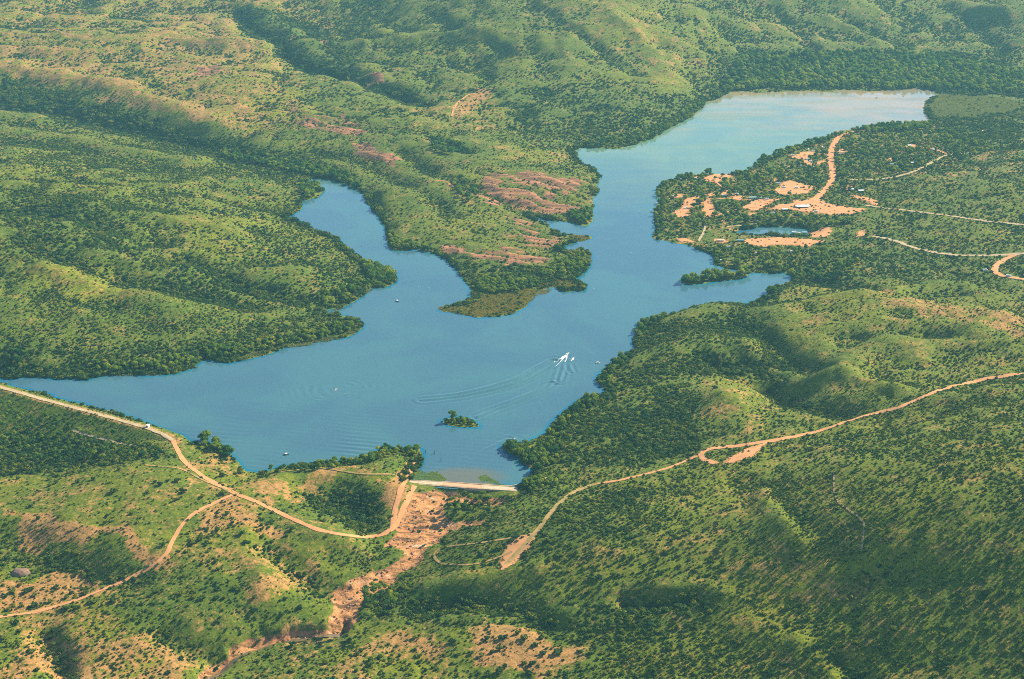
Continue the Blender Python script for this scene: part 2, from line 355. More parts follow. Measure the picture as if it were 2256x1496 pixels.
def principled(nb, out, col, rough=0.9, spec=0.2):
    p = nb.n('ShaderNodeBsdfPrincipled'); nb.put(p.inputs['Base Color'], col if not isinstance(col, tuple) else (*col, 1))
    nb.put(p.inputs['Roughness'], rough); p.inputs['Specular IOR Level'].default_value = spec
    nb.l(p.outputs[0], out.inputs[0]); return p

GRASS_A, GRASS_B, GRASS_C = (0.188, 0.200, 0.012), (0.082, 0.126, 0.014), (0.285, 0.220, 0.026)
SOIL, SOIL2 = (0.40, 0.180, 0.066), (0.30, 0.195, 0.066)
ROCKC, ROCKD = (0.42, 0.180, 0.092), (0.16, 0.078, 0.050)

_ca, _cb = W_GORGE[0], pix_line([(960,1160)])[0]
CHANDIR = math.atan2(_cb[1] - _ca[1], _cb[0] - _ca[0])
def mat_ground():
    m, nt, out = new_mat('hill_ground'); nb = NB(nt)
    geo = nb.n('ShaderNodeNewGeometry').outputs['Position']
    at = nb.attr('mask'); sep = nb.n('ShaderNodeSeparateColor'); nb.l(at.outputs['Color'], sep.inputs[0])
    rock, bare, lush = sep.outputs[0], sep.outputs[1], sep.outputs[2]; tan = at.outputs['Alpha']
    n1 = nb.noise(geo, 1 / 160, 4, 0.6); n2 = nb.noise(geo, 1 / 38, 4, 0.62); n3 = nb.noise(geo, 1 / 7.5, 3, 0.65); n4 = nb.noise(geo, 1 / 3.2, 3, 0.65)
    f = nb.math('MULTIPLY_ADD', n1, 0.6, nb.math('MULTIPLY', n2, 0.5))
    g = nb.mix(nb.ramp(nb.math('ADD', f, nb.math('MULTIPLY', lush, 0.5)), 0.42, 0.85), GRASS_A, GRASS_B)
    g = nb.mix(nb.math('MULTIPLY', nb.ramp(n2, 0.48, 0.7), nb.math('SUBTRACT', 0.75, lush, clamp=True)), g, GRASS_C)
    # bare soil shows in patches, more of it where the mask says so
    b = nb.ramp(nb.math('ADD', nb.math('ADD', nb.math('MULTIPLY', n3, 0.75), nb.math('MULTIPLY', n2, 0.75)), nb.math('MULTIPLY', bare, 0.62)), 0.92, 1.12)
    soil = nb.mix(n2, SOIL, SOIL2)
    g = nb.mix(b, g, soil)
    fl = nb.noise(geo, 1 / 4.6, 2, 0.6, 0.6); g = nb.mix(nb.math('MULTIPLY', nb.ramp(nb.math('ADD', fl, nb.math('MULTIPLY', nb.math('SUBTRACT', n2, 0.5), 0.5)), 0.56, 0.66), 0.6), g, soil)
    # tufts: low plants too small to stand as objects
    tuft = nb.math('MULTIPLY', nb.ramp(n4, 0.52, 0.66), nb.math('SUBTRACT', 0.75, nb.math('MULTIPLY', bare, 0.5)))
    g = nb.mix(tuft, g, (0.050, 0.085, 0.018))
    g = nb.mix(1.0, g, nb.mix(nb.ramp(nb.math('ADD', nb.math('MULTIPLY', n3, 0.5), nb.math('MULTIPLY', nb.noise(geo, 1 / 2.2, 2, 0.7), 0.5)), 0.34, 0.66), (0.52, 0.60, 0.62), (1.28, 1.24, 1.15)), 'MULTIPLY')
    # rock: bands along the strike
    mp = nb.n('ShaderNodeMapping'); nb.l(geo, mp.inputs[0]); mp.inputs['Rotation'].default_value = (0, 0, -math.atan2(_sd_[1], _sd_[0])); mp.inputs['Scale'].default_value = (0.012, 0.10, 0.05)
    rb = nb.noise(mp.outputs[0], 1.0, 4, 0.65); rc = nb.mix(nb.ramp(rb, 0.38, 0.62), ROCKC, ROCKD); mq = nb.n('ShaderNodeMapping'); nb.l(geo, mq.inputs[0]); mq.inputs['Rotation'].default_value = (0, 0, -CHANDIR); mq.inputs['Scale'].default_value = (0.022, 0.13, 0.08)
    rq = nb.noise(mq.outputs[0], 1.0, 5, 0.68, 0.5); rt = nb.mix(nb.ramp(rq, 0.40, 0.52), (0.16, 0.072, 0.036), (0.52, 0.235, 0.095)); rt = nb.mix(nb.ramp(nb.math('ADD', rq, nb.math('MULTIPLY', nb.math('SUBTRACT', n4, 0.5), 0.35)), 0.60, 0.66), rt, (0.66, 0.46, 0.30)); rt = nb.mix(nb.ramp(n3, 0.66, 0.72), rt, (0.13, 0.12, 0.045)); rc = nb.mix(tan, rc, rt)
    rf = nb.ramp(nb.math('ADD', nb.math('ADD', rock, nb.math('MULTIPLY', tan, 0.35)), nb.math('MULTIPLY', nb.math('SUBTRACT', n2, 0.5), 0.9)), 0.42, 0.72)
    g = nb.mix(nb.math('MULTIPLY', rf, nb.math('SUBTRACT', 1.0, nb.math('MULTIPLY', nb.ramp(n4, 0.5, 0.6), 0.55))), g, rc)
    bm = nb.n('ShaderNodeBump'); bm.inputs['Strength'].default_value = 0.9; bm.inputs['Distance'].default_value = 1.1
    hgt = nb.math('ADD', nb.math('MULTIPLY', n4, 0.55), nb.math('MULTIPLY', n3, 0.8)); nb.l(hgt, bm.inputs['Height'])
    p = principled(nb, out, g, 0.95, 0.08); nb.l(bm.outputs[0], p.inputs['Normal'])
    return m

def mat_leaf(name, dark, mid, light, trans=0.22):
    m, nt, out = new_mat(name); nb = NB(nt)
    t = nb.attr('tint', 'INSTANCER').outputs['Fac']
    oi = nb.n('ShaderNodeObjectInfo').outputs['Random']
    tt = nb.math('FRACT', nb.math('ADD', t, oi))
    geo = nb.n('ShaderNodeNewGeometry').outputs['Position']
    nz = nb.noise(geo, 1 / 1.6, 2, 0.6); big = nb.noise(geo, 1 / 110, 3, 0.6)
    f = nb.math('ADD', nb.math('MULTIPLY', tt, 0.9), nb.math('MULTIPLY', nb.math('SUBTRACT', nz, 0.3), 0.5))
    f = nb.math('ADD', f, nb.math('MULTIPLY', nb.math('SUBTRACT', big, 0.5), 0.9))
    c = nb.mix(nb.ramp(f, 0.0, 0.6), dark, mid); c = nb.mix(nb.ramp(f, 0.6, 1.1), c, light)
    d = nb.n('ShaderNodeBsdfDiffuse'); nb.l(c, d.inputs[0])
    tr = nb.n('ShaderNodeBsdfTranslucent'); nb.l(nb.mix(1.0, c, (1.0, 1.0, 0.45), 'MULTIPLY'), tr.inputs[0])
    mx = nb.n('ShaderNodeMixShader'); mx.inputs[0].default_value = trans
    nb.l(d.outputs[0], mx.inputs[1]); nb.l(tr.outputs[0], mx.inputs[2]); nb.l(mx.outputs[0], out.inputs[0])
    return m

def mat_water():
    m, nt, out = new_mat('lake_water'); nb = NB(nt)
    geo = nb.n('ShaderNodeNewGeometry').outputs['Position']
    at = nb.attr('mask'); sep = nb.n('ShaderNodeSeparateColor'); nb.l(at.outputs['Color'], sep.inputs[0])
    silt, shal, calm = sep.outputs[0], sep.outputs[1], sep.outputs[2]
    mp = nb.n('ShaderNodeMapping'); nb.l(geo, mp.inputs[0]); mp.inputs['Rotation'].default_value = (0, 0, 0.25); mp.inputs['Scale'].default_value = (0.006, 0.02, 0.01)
    st = nb.noise(mp.outputs[0], 1.0, 3, 0.5, 0.4)
    c = nb.mix(nb.ramp(nb.math('ADD', silt, nb.math('MULTIPLY', nb.math('SUBTRACT', st, 0.5), 0.35)), 0.05, 0.55), WATER_DEEP, WATER_MILK)
    c = nb.mix(nb.ramp(nb.math('ADD', silt, nb.math('MULTIPLY', nb.math('SUBTRACT', st, 0.5), 0.5)), 0.55, 1.0), c, WATER_SILT)
    pt = nb.noise(geo, 1 / 210, 4, 0.6, 0.8); mp3 = nb.n('ShaderNodeMapping'); nb.l(geo, mp3.inputs[0]); mp3.inputs['Rotation'].default_value = (0, 0, -0.2); mp3.inputs['Scale'].default_value = (0.0035, 0.014, 0.01)
    sl = nb.noise(mp3.outputs[0], 1.0, 4, 0.6, 0.3)
    c = nb.mix(nb.ramp(pt, 0.4, 0.62), c, nb.mix(0.45, c, (0.02, 0.19, 0.23)))
    c = nb.mix(shal, c, (0.13, 0.12, 0.065))
    mp2 = nb.n('ShaderNodeMapping'); nb.l(geo, mp2.inputs[0]); mp2.inputs['Rotation'].default_value = (0, 0, -0.12); mp2.inputs['Scale'].default_value = (0.05, 0.16, 0.1)
    w1 = nb.noise(mp2.outputs[0], 1.0, 3, 0.6); w2 = nb.noise(geo, 0.5, 2, 0.6)
    bm = nb.n('ShaderNodeBump'); bm.inputs['Distance'].default_value = 0.16; wind = nb.ramp(sl, 0.40, 0.60); nb.l(nb.math('MULTIPLY', nb.math('MULTIPLY_ADD', wind, 0.75, 0.25), nb.math('SUBTRACT', 1.0, nb.math('MULTIPLY', calm, 0.85))), bm.inputs['Strength'])
    nb.l(nb.math('ADD', nb.math('MULTIPLY', w1, 0.8), nb.math('MULTIPLY', w2, 0.1)), bm.inputs['Height'])
    p = nb.n('ShaderNodeBsdfPrincipled'); nb.l(c, p.inputs['Base Color']); nb.l(nb.math('MULTIPLY_ADD', wind, 0.13, 0.04), p.inputs['Roughness']); p.inputs['IOR'].default_value = 1.333
    nb.l(bm.outputs[0], p.inputs['Normal']); nb.l(p.outputs[0], out.inputs[0])
    return m
WATER_DEEP, WATER_MILK, WATER_SILT = (0.001, 0.118, 0.215), (0.14, 0.28, 0.17), (0.42, 0.28, 0.12)

def mat_noise(name, a, b, scale, rough=0.9, spec=0.1, bump=0.0, spots=None):
    """two-tone weathered surface; spots = (colour, scale, threshold)"""
    m, nt, out = new_mat(name); nb = NB(nt)
    geo = nb.n('ShaderNodeNewGeometry').outputs['Position']
    n = nb.noise(geo, scale, 4, 0.62); c = nb.mix(nb.ramp(n, 0.35, 0.65), a, b)
    if spots: c = nb.mix(nb.ramp(nb.noise(geo, spots[1], 3, 0.6), spots[2], spots[2] + 0.08), c, spots[0])
    p = principled(nb, out, c, rough, spec)
    if bump:
        bm = nb.n('ShaderNodeBump'); bm.inputs['Distance'].default_value = bump; nb.l(nb.noise(geo, scale * 4, 3, 0.6), bm.inputs['Height']); nb.l(bm.outputs[0], p.inputs['Normal'])
    return m
M = {}
M['ground'] = mat_ground(); M['water'] = mat_water()
M['shrub'] = mat_leaf('shrub_leaves', (0.026, 0.072, 0.028), (0.068, 0.122, 0.024), (0.210, 0.225, 0.030), 0.32)
M['tree'] = mat_leaf('tree_leaves', (0.034, 0.110, 0.036), (0.085, 0.180, 0.036), (0.210, 0.280, 0.040), 0.38)
M['bark'] = mat_noise('bark', (0.11, 0.075, 0.05), (0.06, 0.045, 0.035), 2.0)
M['dirt'] = mat_noise('dirt_road', (0.58, 0.27, 0.115), (0.46, 0.235, 0.10), 1 / 9, spots=((0.22, 0.20, 0.07), 1 / 4.5, 0.64))
M['lot'] = mat_noise('dirt_lot', (0.60, 0.275, 0.115), (0.48, 0.235, 0.10), 1 / 14, spots=((0.30, 0.22, 0.10), 1 / 7, 0.66))
M['pale'] = mat_noise('pale_road', (0.46, 0.36, 0.21), (0.36, 0.27, 0.15), 1 / 9, spots=((0.20, 0.19, 0.07), 1 / 4.5, 0.62))
M['trail'] = mat_noise('foot_trail', (0.40, 0.27, 0.15), (0.26, 0.19, 0.10), 1 / 5, spots=((0.10, 0.11, 0.04), 1 / 4, 0.55))
M['track'] = mat_noise('grassy_track', (0.42, 0.26, 0.10), (0.24, 0.20, 0.06), 1 / 8, spots=((0.14, 0.15, 0.04), 1 / 4, 0.6))
M['stream'] = mat_noise('murky_stream', (0.10, 0.085, 0.045), (0.16, 0.12, 0.06), 1 / 6, 0.12, 0.5, spots=((0.7, 0.66, 0.58), 1 / 5, 0.66))
# ------------------------------------------------------------------ zones: traced areas with shrub density, bare soil and lushness
# (polygon, edge softness m, density, bare, lush)
ZONES = [
([(-200,-200),(760,-200),(760,60),(640,130),(700,270),(560,300),(420,240),(250,190),(-200,130)],60,.46,.36,.1),
([(0,95),(200,110),(330,190),(420,240),(330,250),(180,200),(0,150)],30,.28,.46,.05),
([(380,30),(560,40),(560,150),(420,200),(300,150)],30,.3,.44,.05),
([(330,200),(520,190),(600,260),(560,290),(400,260)],26,.32,.44,.05),
([(700,-100),(1700,-100),(1560,180),(1300,260),(1000,200),(760,60)],60,.5,.10,.35),
([(1160,0),(1420,0),(1560,130),(1480,200),(1380,140),(1260,60)],50,.3,.28,.15),
([(1600,0),(2300,-50),(2300,110),(2050,110),(1850,110),(1660,130)],60,.5,.2,.35),
([(520,10),(700,60),(800,160),(940,210),(930,236),(820,200),(640,140),(540,80)],18,.95,.0,.8),
([(0,160),(200,215),(400,280),(620,330),(760,370),(840,430),(800,425),(690,392),(560,360),(350,300),(150,250),(0,240)],22,1.0,.0,.9),
([(0,290),(330,320),(600,400),(660,470),(450,480),(250,440),(0,400)],40,.66,.14,.35),
([(0,400),(250,440),(450,480),(700,520),(840,600),(700,680),(430,790),(0,800)],40,.86,.06,.5),
([(0,430),(240,440),(330,500),(280,560),(120,560),(0,530)],30,.98,.0,.8),
([(280,560),(520,600),(640,640),(560,680),(400,650)],26,.98,.0,.8),
([(250,500),(560,470),(740,520),(600,560),(380,560)],36,.62,.14,.3),
([(0,590),(170,640),(300,650),(260,600),(120,580)],26,.6,.2,.2),
([(120,590),(260,600),(260,660),(150,650)],20,.6,.15,.25),
([(0,760),(200,770),(430,760),(700,680),(860,600),(870,640),(780,720),(440,830),(0,850)],26,1.0,.0,.8),
([(780,300),(1000,290),(1270,350),(1300,490),(1240,600),(1000,580),(860,540),(830,440)],30,.55,.12,.4),
([(900,240),(1060,200),(1180,260),(1050,290),(920,290)],30,.4,.3,.2),
([(1050,190),(1100,200),(1060,225),(1000,260),(985,250)],16,.3,.6,.0),
([(1090,200),(1560,230),(1450,330),(1290,330),(1130,270)],30,.85,.0,.7),
([(1090,320),(1250,330),(1240,360),(1080,350)],18,.35,.3,.2),
([(1000,560),(1220,590),(1240,620),(1100,650),(1040,640)],14,1.0,.0,.9),
([(1450,385),(1680,345),(1850,290),(2060,270),(2256,280),(2256,400),(1950,400),(1800,480),(1560,600),(1440,520)],20,.72,.3,.6),
([(1900,395),(2256,400),(2256,480),(2050,470),(1900,440)],26,.6,.1,.35),
([(1560,530),(1900,500),(2256,560),(2256,620),(1950,630),(1700,610)],20,.66,.18,.6),
([(1640,110),(1850,120),(2100,110),(2256,150),(2256,230),(2080,205),(1800,195),(1600,195)],24,1.0,.0,.9),
([(2040,205),(2256,215),(2256,270),(2060,268)],14,.15,.0,.6),
([(2060,265),(2256,240),(2256,330),(2100,320)],24,.9,.05,.5),
([(1400,720),(1500,640),(1620,636),(1660,700),(1760,800),(1600,840),(1320,860),(1310,820)],18,.95,.0,.6),
([(1660,650),(1900,620),(2256,640),(2256,800),(2000,820),(1760,790)],30,.5,.16,.25),
([(1960,640),(2256,700),(2256,740),(2000,690)],20,.3,.45,.1),
([(1740,690),(1800,680),(1850,700),(1780,715)],16,.25,.3,.2),
([(1640,770),(1740,790),(1770,850),(1680,850),(1620,830)],12,1.0,.0,.9),
([(1530,850),(1600,830),(1700,860),(1730,910),(1640,940),(1540,900)],16,.42,.3,.2),
([(1640,920),(1720,900),(1740,950),(1640,960)],16,.3,.45,.1),
([(1200,950),(1300,870),(1520,850),(1560,980),(1300,1040),(1190,1040)],20,.95,.0,.7),
([(1720,850),(2256,800),(2256,830),(2000,880),(1760,960),(1660,960)],20,.6,.15,.35),
([(1300,1080),(1530,1015),(1700,980),(2256,840),(2256,1500),(1250,1500),(1180,1250)],30,.84,.16,.3),
([(1520,1030),(1660,1050),(1750,1200),(1740,1330),(1560,1290)],26,.6,.2,.25),
([(1650,1250),(1850,1250),(1900,1340),(1760,1350),(1640,1330)],26,.5,.3,.15),
([(1200,1100),(1420,1080),(1420,1200),(1300,1220),(1180,1200)],26,.92,.0,.6),
([(870,1240),(1000,1270),(1280,1330),(1560,1310),(1560,1350),(1250,1400),(900,1380),(790,1390),(780,1350)],18,1.0,.0,.8),
([(1080,1330),(1300,1340),(1340,1380),(1180,1390)],16,.9,.0,.6),
([(620,1410),(800,1400),(1000,1400),(1250,1400),(1250,1500),(620,1500)],22,.55,.3,.3),
([(1040,1390),(1190,1390),(1240,1440),(1180,1500),(1060,1500)],14,.3,.85,.0),
([(840,1410),(980,1420),(1000,1470),(880,1470)],14,.35,.6,.1),
([(0,860),(180,900),(300,960),(390,990),(380,1020),(200,1030),(0,1060)],14,.98,.0,.9),
([(0,1060),(150,1040),(400,1030),(510,1085),(400,1150),(372,1215),(250,1190),(0,1135)],14,.30,.22,.3),
([(0,1130),(150,1150),(350,1205),(370,1235),(250,1215),(80,1180),(0,1160)],9,.55,.75,.0),
([(0,1170),(200,1215),(340,1250),(300,1280),(230,1300),(100,1270),(0,1250)],9,.85,.12,.5),
([(0,1262),(140,1275),(260,1295),(180,1325),(60,1345),(0,1350)],10,.42,.75,.0),
([(510,1090),(640,1150),(760,1185),(720,1300),(560,1330),(420,1290),(390,1190)],16,.62,.3,.3),
([(480,1100),(520,1095),(620,1150),(600,1180),(480,1150),(420,1170)],12,.55,.6,.0),
([(240,1310),(420,1270),(700,1340),(600,1370),(450,1400),(280,1400)],16,.75,.12,.5),
([(560,1290),(640,1230),(660,1280),(640,1320),(540,1340)],10,.4,.5,.05),
([(0,1360),(230,1300),(260,1400),(200,1500),(0,1500)],16,.55,.45,.2),
([(20,1440),(100,1420),(150,1500),(20,1500)],12,.45,.6,.0),
([(200,1420),(420,1400),(430,1500),(200,1500)],16,.5,.5,.2),
([(400,985),(520,1000),(540,1045),(640,1055),(560,1100),(450,1060)],9,.6,.35,.3),
([(540,1060),(700,1030),(850,1040),(870,1060),(700,1050),(640,1110)],8,.2,.45,.2),
([(580,1030),(700,1020),(820,1000),(930,985),(900,1030),(760,1030),(640,1045)],7,.9,.0,.7),
([(650,1075),(780,1060),(860,1090),(850,1160),(760,1165),(670,1120)],10,.95,.0,.7),
([(860,1060),(900,1020),(925,1010),(915,1050),(890,1110),(855,1170)],5,.15,.9,.0),
([(1125,1075),(1230,1070),(1310,1068),(1230,1105),(1150,1180),(980,1190),(1080,1120)],10,.85,.08,.5),
([(985,1105),(1060,1095),(1085,1115),(1010,1150),(975,1145)],8,.9,.0,.7),
([(940,1220),(1050,1190),(1110,1200),(1110,1250),(960,1240)],8,.8,.12,.5),
]
DIRT = [  # clearings and lots: bare ground without shrubs
[(1692,461),(1735,449),(1792,440),(1842,454),(1902,461),(1872,472),(1822,473),(1760,464)],
[(1550,392),(1585,381),(1622,381),(1608,392),(1576,402),(1560,399)],[(1522,384),(1540,379),(1546,389),(1528,391)],
[(1490,474),(1512,440),(1530,434),(1545,436),(1528,446),(1516,476),(1505,478)],[(1548,444),(1566,440),(1572,470),(1556,480),(1550,462)],
[(1720,404),(1738,398),(1790,412),(1772,426),(1740,430),(1716,424)],[(1745,345),(1775,335),(1800,332),(1790,342),(1772,352)],[(1640,458),(1668,440),(1712,438),(1690,452),(1660,466)],[(1770,356),(1782,352),(1796,366),(1780,368)],
[(1636,530),(1700,522),(1760,526),(1812,532),(1780,542),(1720,540),(1660,541)],[(1782,514),(1815,503),(1834,503),(1818,522),(1790,524)],[(1886,512),(1905,505),(1902,518),(1888,522)],
[(1844,332),(1856,328),(1866,336),(1850,340)],[(1500,462),(1495,472),(1488,470)],[(1574,526),(1606,528),(1600,536),(1578,534)],[(1420+75,528),(1516,526),(1524,533),(1500,536)],
[(1865,410),(1878,408),(1880,420),(1868,420)],[(1882,430),(1934,442),(1926,452),(1884,436)],[(1592,1019),(1640,991),(1690,976),(1668,1000),(1626,1018)],
[(1115,1210),(1165,1180),(1175,1190),(1150,1220),(1110,1250),(1100,1240)],[(820,1290),(845,1292),(820,1310),(800,1305)],[(855,968),(885,966),(880,978),(858,976)],[(1995,322),(2012,318),(2016,326),(2000,328)],[(1955,352),(1968,350),(1966,358)],[(1473,431),(1494,428),(1513,428),(1512,434),(1475,436)],[(1557,428),(1571,426),(1566,437),(1559,433)],[(1615,434),(1635,433),(1633,443),(1617,440)],[(1706,412),(1730,419),(1719,426),(1708,421)],[(1701,393),(1708,391),(1708,404),(1702,404)],[(1486,466),(1500,462),(1499,476),(1486,475)],[(1590,424),(1604,422),(1602,429),(1590,429)],[(1640,470),(1662,468),(1660,475),(1642,476)],[(1800,356),(1818,352),(1818,364),(1804,366)]]
W_ZONE = [(cast_line(p) if min(q[1] for q in p) >= 0 else [tuple(map(float, unproj(u, v, 150))) if v < 0 else castp(u, v) for u, v in p], s, d, b, l) for p, s, d, b, l in ZONES]
W_DIRT = [cast_line(p) for p in DIRT]

ROADS = [  # (name, half width m, material, polyline)
('dirt_road', 3.4, 'pale', [(-120,822),(0,853),(70,873),(150,895),(240,919),(320,942),(365,959),(381,970)]),
('dirt_road', 3.3, 'dirt', [(381,970),(388,990),(410,1022),(450,1052),(510,1084),(560,1104),(600,1122),(650,1146),(700,1167),(750,1178),(800,1184),(845,1179),(866,1166),(878,1150),(888,1122),(904,1090),(914,1070)]),
('dirt_road', 2.8, 'dirt', [(512,1090),(470,1109),(427,1131),(397,1160),(380,1190),(374,1214),(347,1240),(305,1266),(240,1293),(160,1326),(80,1348),(-20,1362)]),
('dirt_road', 4.6, 'dirt', [(2256,824),(2228,827),(2180,833),(2090,853),(2020,880),(1980,899),(1900,917),(1800,952),(1700,971),(1640,981),(1575,987),(1545,994),(1536,1002),(1545,1012),(1580,1022)]),
('dirt_road', 2.8, 'dirt', [(1536,1004),(1480,1029),(1420,1046),(1360,1059),(1310,1067)]),
('dirt_road', 3.4, 'track', [(1310,1067),(1270,1080),(1237,1102),(1212,1131),(1192,1161),(1172,1182),(1140,1217),(1112,1246)]),
('dirt_road', 7.5, 'lot', [(1849,300),(1832,320),(1829,350),(1836,380),(1832,405),(1813,425),(1788,444)]),
('dirt_road', 4.0, 'lot', [(1846,304),(1862,294),(1880,290),(1908,286)]),
('dirt_road', 4.4, 'pale', [(1870,397),(1920,396),(1960,393),(2010,381),(2050,360),(2088,340),(2140,337)]),
('dirt_road', 3.6, 'lot', [(2088,340),(2060,330),(2030,324),(1998,321)]),
('dirt_road', 4.2, 'pale', [(1905,452),(1945,459),(1990,463),(2080,474),(2180,489),(2300,499)]),
('dirt_road', 5.0, 'pale', [(1922,521),(1960,527),(2010,545),(2060,557),(2110,563),(2200,563),(2270,557)]),
('dirt_road', 5.5, 'lot', [(2235,562),(2205,575),(2188,590),(2186,600),(2215,610),(2280,618)]),
('dirt_road', 3.6, 'dirt', [(866,1166),(868,1130),(880,1085),(900,1045),(920,1012)]),
('dirt_track', 2.2, 'pale', [(160,948),(200,960),(250,974),(300,984)]),
('dirt_track', 1.5, 'track', [(320,1025),(400,1032),(450,1060),(505,1082)]),
('dirt_track', 1.1, 'trail', [(1838,1040),(1836,1080),(1842,1105),(1880,1132),(1906,1150),(1902,1180),(1898,1215)]),
('dirt_track', 2.6, 'lot', [(996,258),(998,238),(1012,220),(1032,207),(1060,206)]),
('dirt_track', 1.5, 'track', [(1128,1216),(1090,1232),(1040,1246),(980,1244),(955,1236),(952,1216),(975,1206),(1060,1196),(1125,1186)]),
('dirt_track', 2.4, 'pale', [(1556,486),(1554,505),(1546,522),(1538,532)]),
('dirt_track', 2.4, 'lot', [(1692,460),(1650,456),(1600,468),(1562,480)]),
('dirt_track', 2.2, 'lot', [(1552,440),(1600,438),(1640,440),(1690,441)]),
('dirt_track', 2.0, 'lot', [(1578,402),(1598,420),(1625,434)]),
('dirt_track', 2.2, 'lot', [(1790,412),(1805,420),(1812,428)]),
('dirt_track', 2.2, 'lot', [(1795,340),(1815,338),(1829,342)]),
('dirt_track', 1.8, 'pale', [(1600,500),(1650,496),(1668,492)]),
('dirt_track', 1.3, 'track', [(620,1040),(700,1030),(790,1044),(870,1046)]),
]
def densify(pts, step):
    P = np.array(pts, float); seg = np.linalg.norm(np.diff(P, axis=0), axis=1); L = np.concatenate([[0], np.cumsum(seg)])
    n = max(2, int(L[-1] / step)); t = np.linspace(0, L[-1], n + 1)
    # Catmull-Rom through the traced points
    out = []
    for q in t:
        k = min(max(np.searchsorted(L, q, 'right') - 1, 0), len(P) - 2); f = (q - L[k]) / max(seg[k], 1e-6)
        p0, p1, p2, p3 = P[max(k - 1, 0)], P[k], P[k + 1], P[min(k + 2, len(P) - 1)]
        out.append(0.5 * ((2 * p1) + (-p0 + p2) * f + (2 * p0 - 5 * p1 + 4 * p2 - p3) * f * f + (-p0 + 3 * p1 - 3 * p2 + p3) * f ** 3))
    return np.array(out)
def pix_dense(p, st=9.0):
    out = []
    for (a, b), (c, d) in zip(p[:-1], p[1:]):
        n = max(1, int(math.hypot(c - a, d - b) / st)); out += [(a + (c - a) * k / n, b + (d - b) * k / n) for k in range(n)]
    return out + [p[-1]]
def smooth_line(P, n=3):
    P = np.array(P)
    for _ in range(n): P[1:-1] = (P[:-2] + 2 * P[1:-1] + P[2:]) / 4
    return P
W_ROAD = [(n, w, m, densify(smooth_line(cast_line(pix_dense(p))), 4.0)) for n, w, m, p in ROADS]

# even out the terrain sheet under roads and clearings
def relax_under(poly_d):
    global GH
    a = GH.copy()
    for _ in range(3):
        b = a.copy(); b[1:-1, 1:-1] = (a[:-2, 1:-1] + a[2:, 1:-1] + a[1:-1, :-2] + a[1:-1, 2:] + a[1:-1, 1:-1] * 2) / 6; a = b
    GH = GH * (1 - poly_d) + a * poly_d
def road_dist(X, Y, margin=14.0):
    """distance to the edge of the nearest road (negative on it), large elsewhere"""
    out = np.full(X.shape, 99.0)
    for n, w, m, P in W_ROAD:
        bb = (X > P[:, 0].min() - margin - w) & (X < P[:, 0].max() + margin + w) & (Y > P[:, 1].min() - margin - w) & (Y < P[:, 1].max() + margin + w)
        if bb.any():
            d, _ = seg_dist(X[bb], Y[bb], P[::2] if len(P) > 40 else P); out[bb] = np.minimum(out[bb], d - w)
    return out
RD = road_dist(GX, GY)
DM = np.zeros(GX.shape)
for p in W_DIRT: DM = np.maximum(DM, soft_poly(GX, GY, p, 3.0))
_m = np.maximum(1 - sstep(1, 9, RD), sstep(0, 0.6, DM)) * (shore(GX, GY) > 6)
relax_under(_m); relax_under(_m)

# zone rasters
def zone_fields(x, y):
    wx = x + fbm(x, y, 60, 3, 91) * 28; wy = y + fbm(x, y, 60, 3, 92) * 40
    den = np.full(x.shape, .6); bare = np.full(x.shape, .12); lush = np.full(x.shape, .4)
    for P, s, d, b, l in W_ZONE:
        m = soft_poly(wx, wy, P, s)
        den += (d - den) * m; bare += (b - bare) * m; lush += (l - lush) * m
    return den, bare, lush
DEN, BARE, LUSH = zone_fields(GX, GY)
ROCK = rock_mask(GX, GY)
_cd, _cw = chan_mask(GX, GY)
CH = np.maximum(1 - sstep(-4, 5, _cd), (1 - sstep(6, 13, _cw)) * .9) * (shore(GX, GY) > 3)
_ph = (GX * STRN[0] + GY * STRN[1] + fbm(GX, GY, 90, 3, 33) * 40) / 36.0
ROCK = np.maximum(ROCK * (0.6 + 0.9 * fbm(GX, GY, 60, 3, 55)) * np.where((_ph - np.floor(_ph)) > 0.35, 1.25, 0.7), CH * 0.95)
SH = shore(GX, GY)
def blur(a, n):
    for ax in (0, 1):
        c = np.cumsum(np.concatenate([np.repeat(np.take(a, [0], ax), n + 1, ax), a, np.repeat(np.take(a, [-1], ax), n, ax)], ax), ax)
        a = (np.take(c, range(2 * n + 1, c.shape[ax]), ax) - np.take(c, range(0, c.shape[ax] - 2 * n - 1), ax)) / (2 * n + 1)
    return a
HOL = np.clip((blur(blur(GH, 7), 7) - GH) / 3.0, -1, 1.5)
BARE = np.maximum(BARE, (1 - sstep(0, 7, SH)) * (SH > -4) * 0.18)
BARE = BARE + .03 * (1 - sstep(1650, 1850, GY)) * (1 - sstep(-120, 0, GX))
BARE = np.maximum(BARE, DM * 1.4)
def grid_s(A, x, y):
    gi = np.clip(np.log(np.maximum(y, Y0) / Y0) / GR, 0, NR - 1.001); gj = np.clip((x / y + TMAX) / (2 * TMAX) * (NC - 1), 0, NC - 1.001)
    return A[gi.round().astype(int), gj.round().astype(int)]

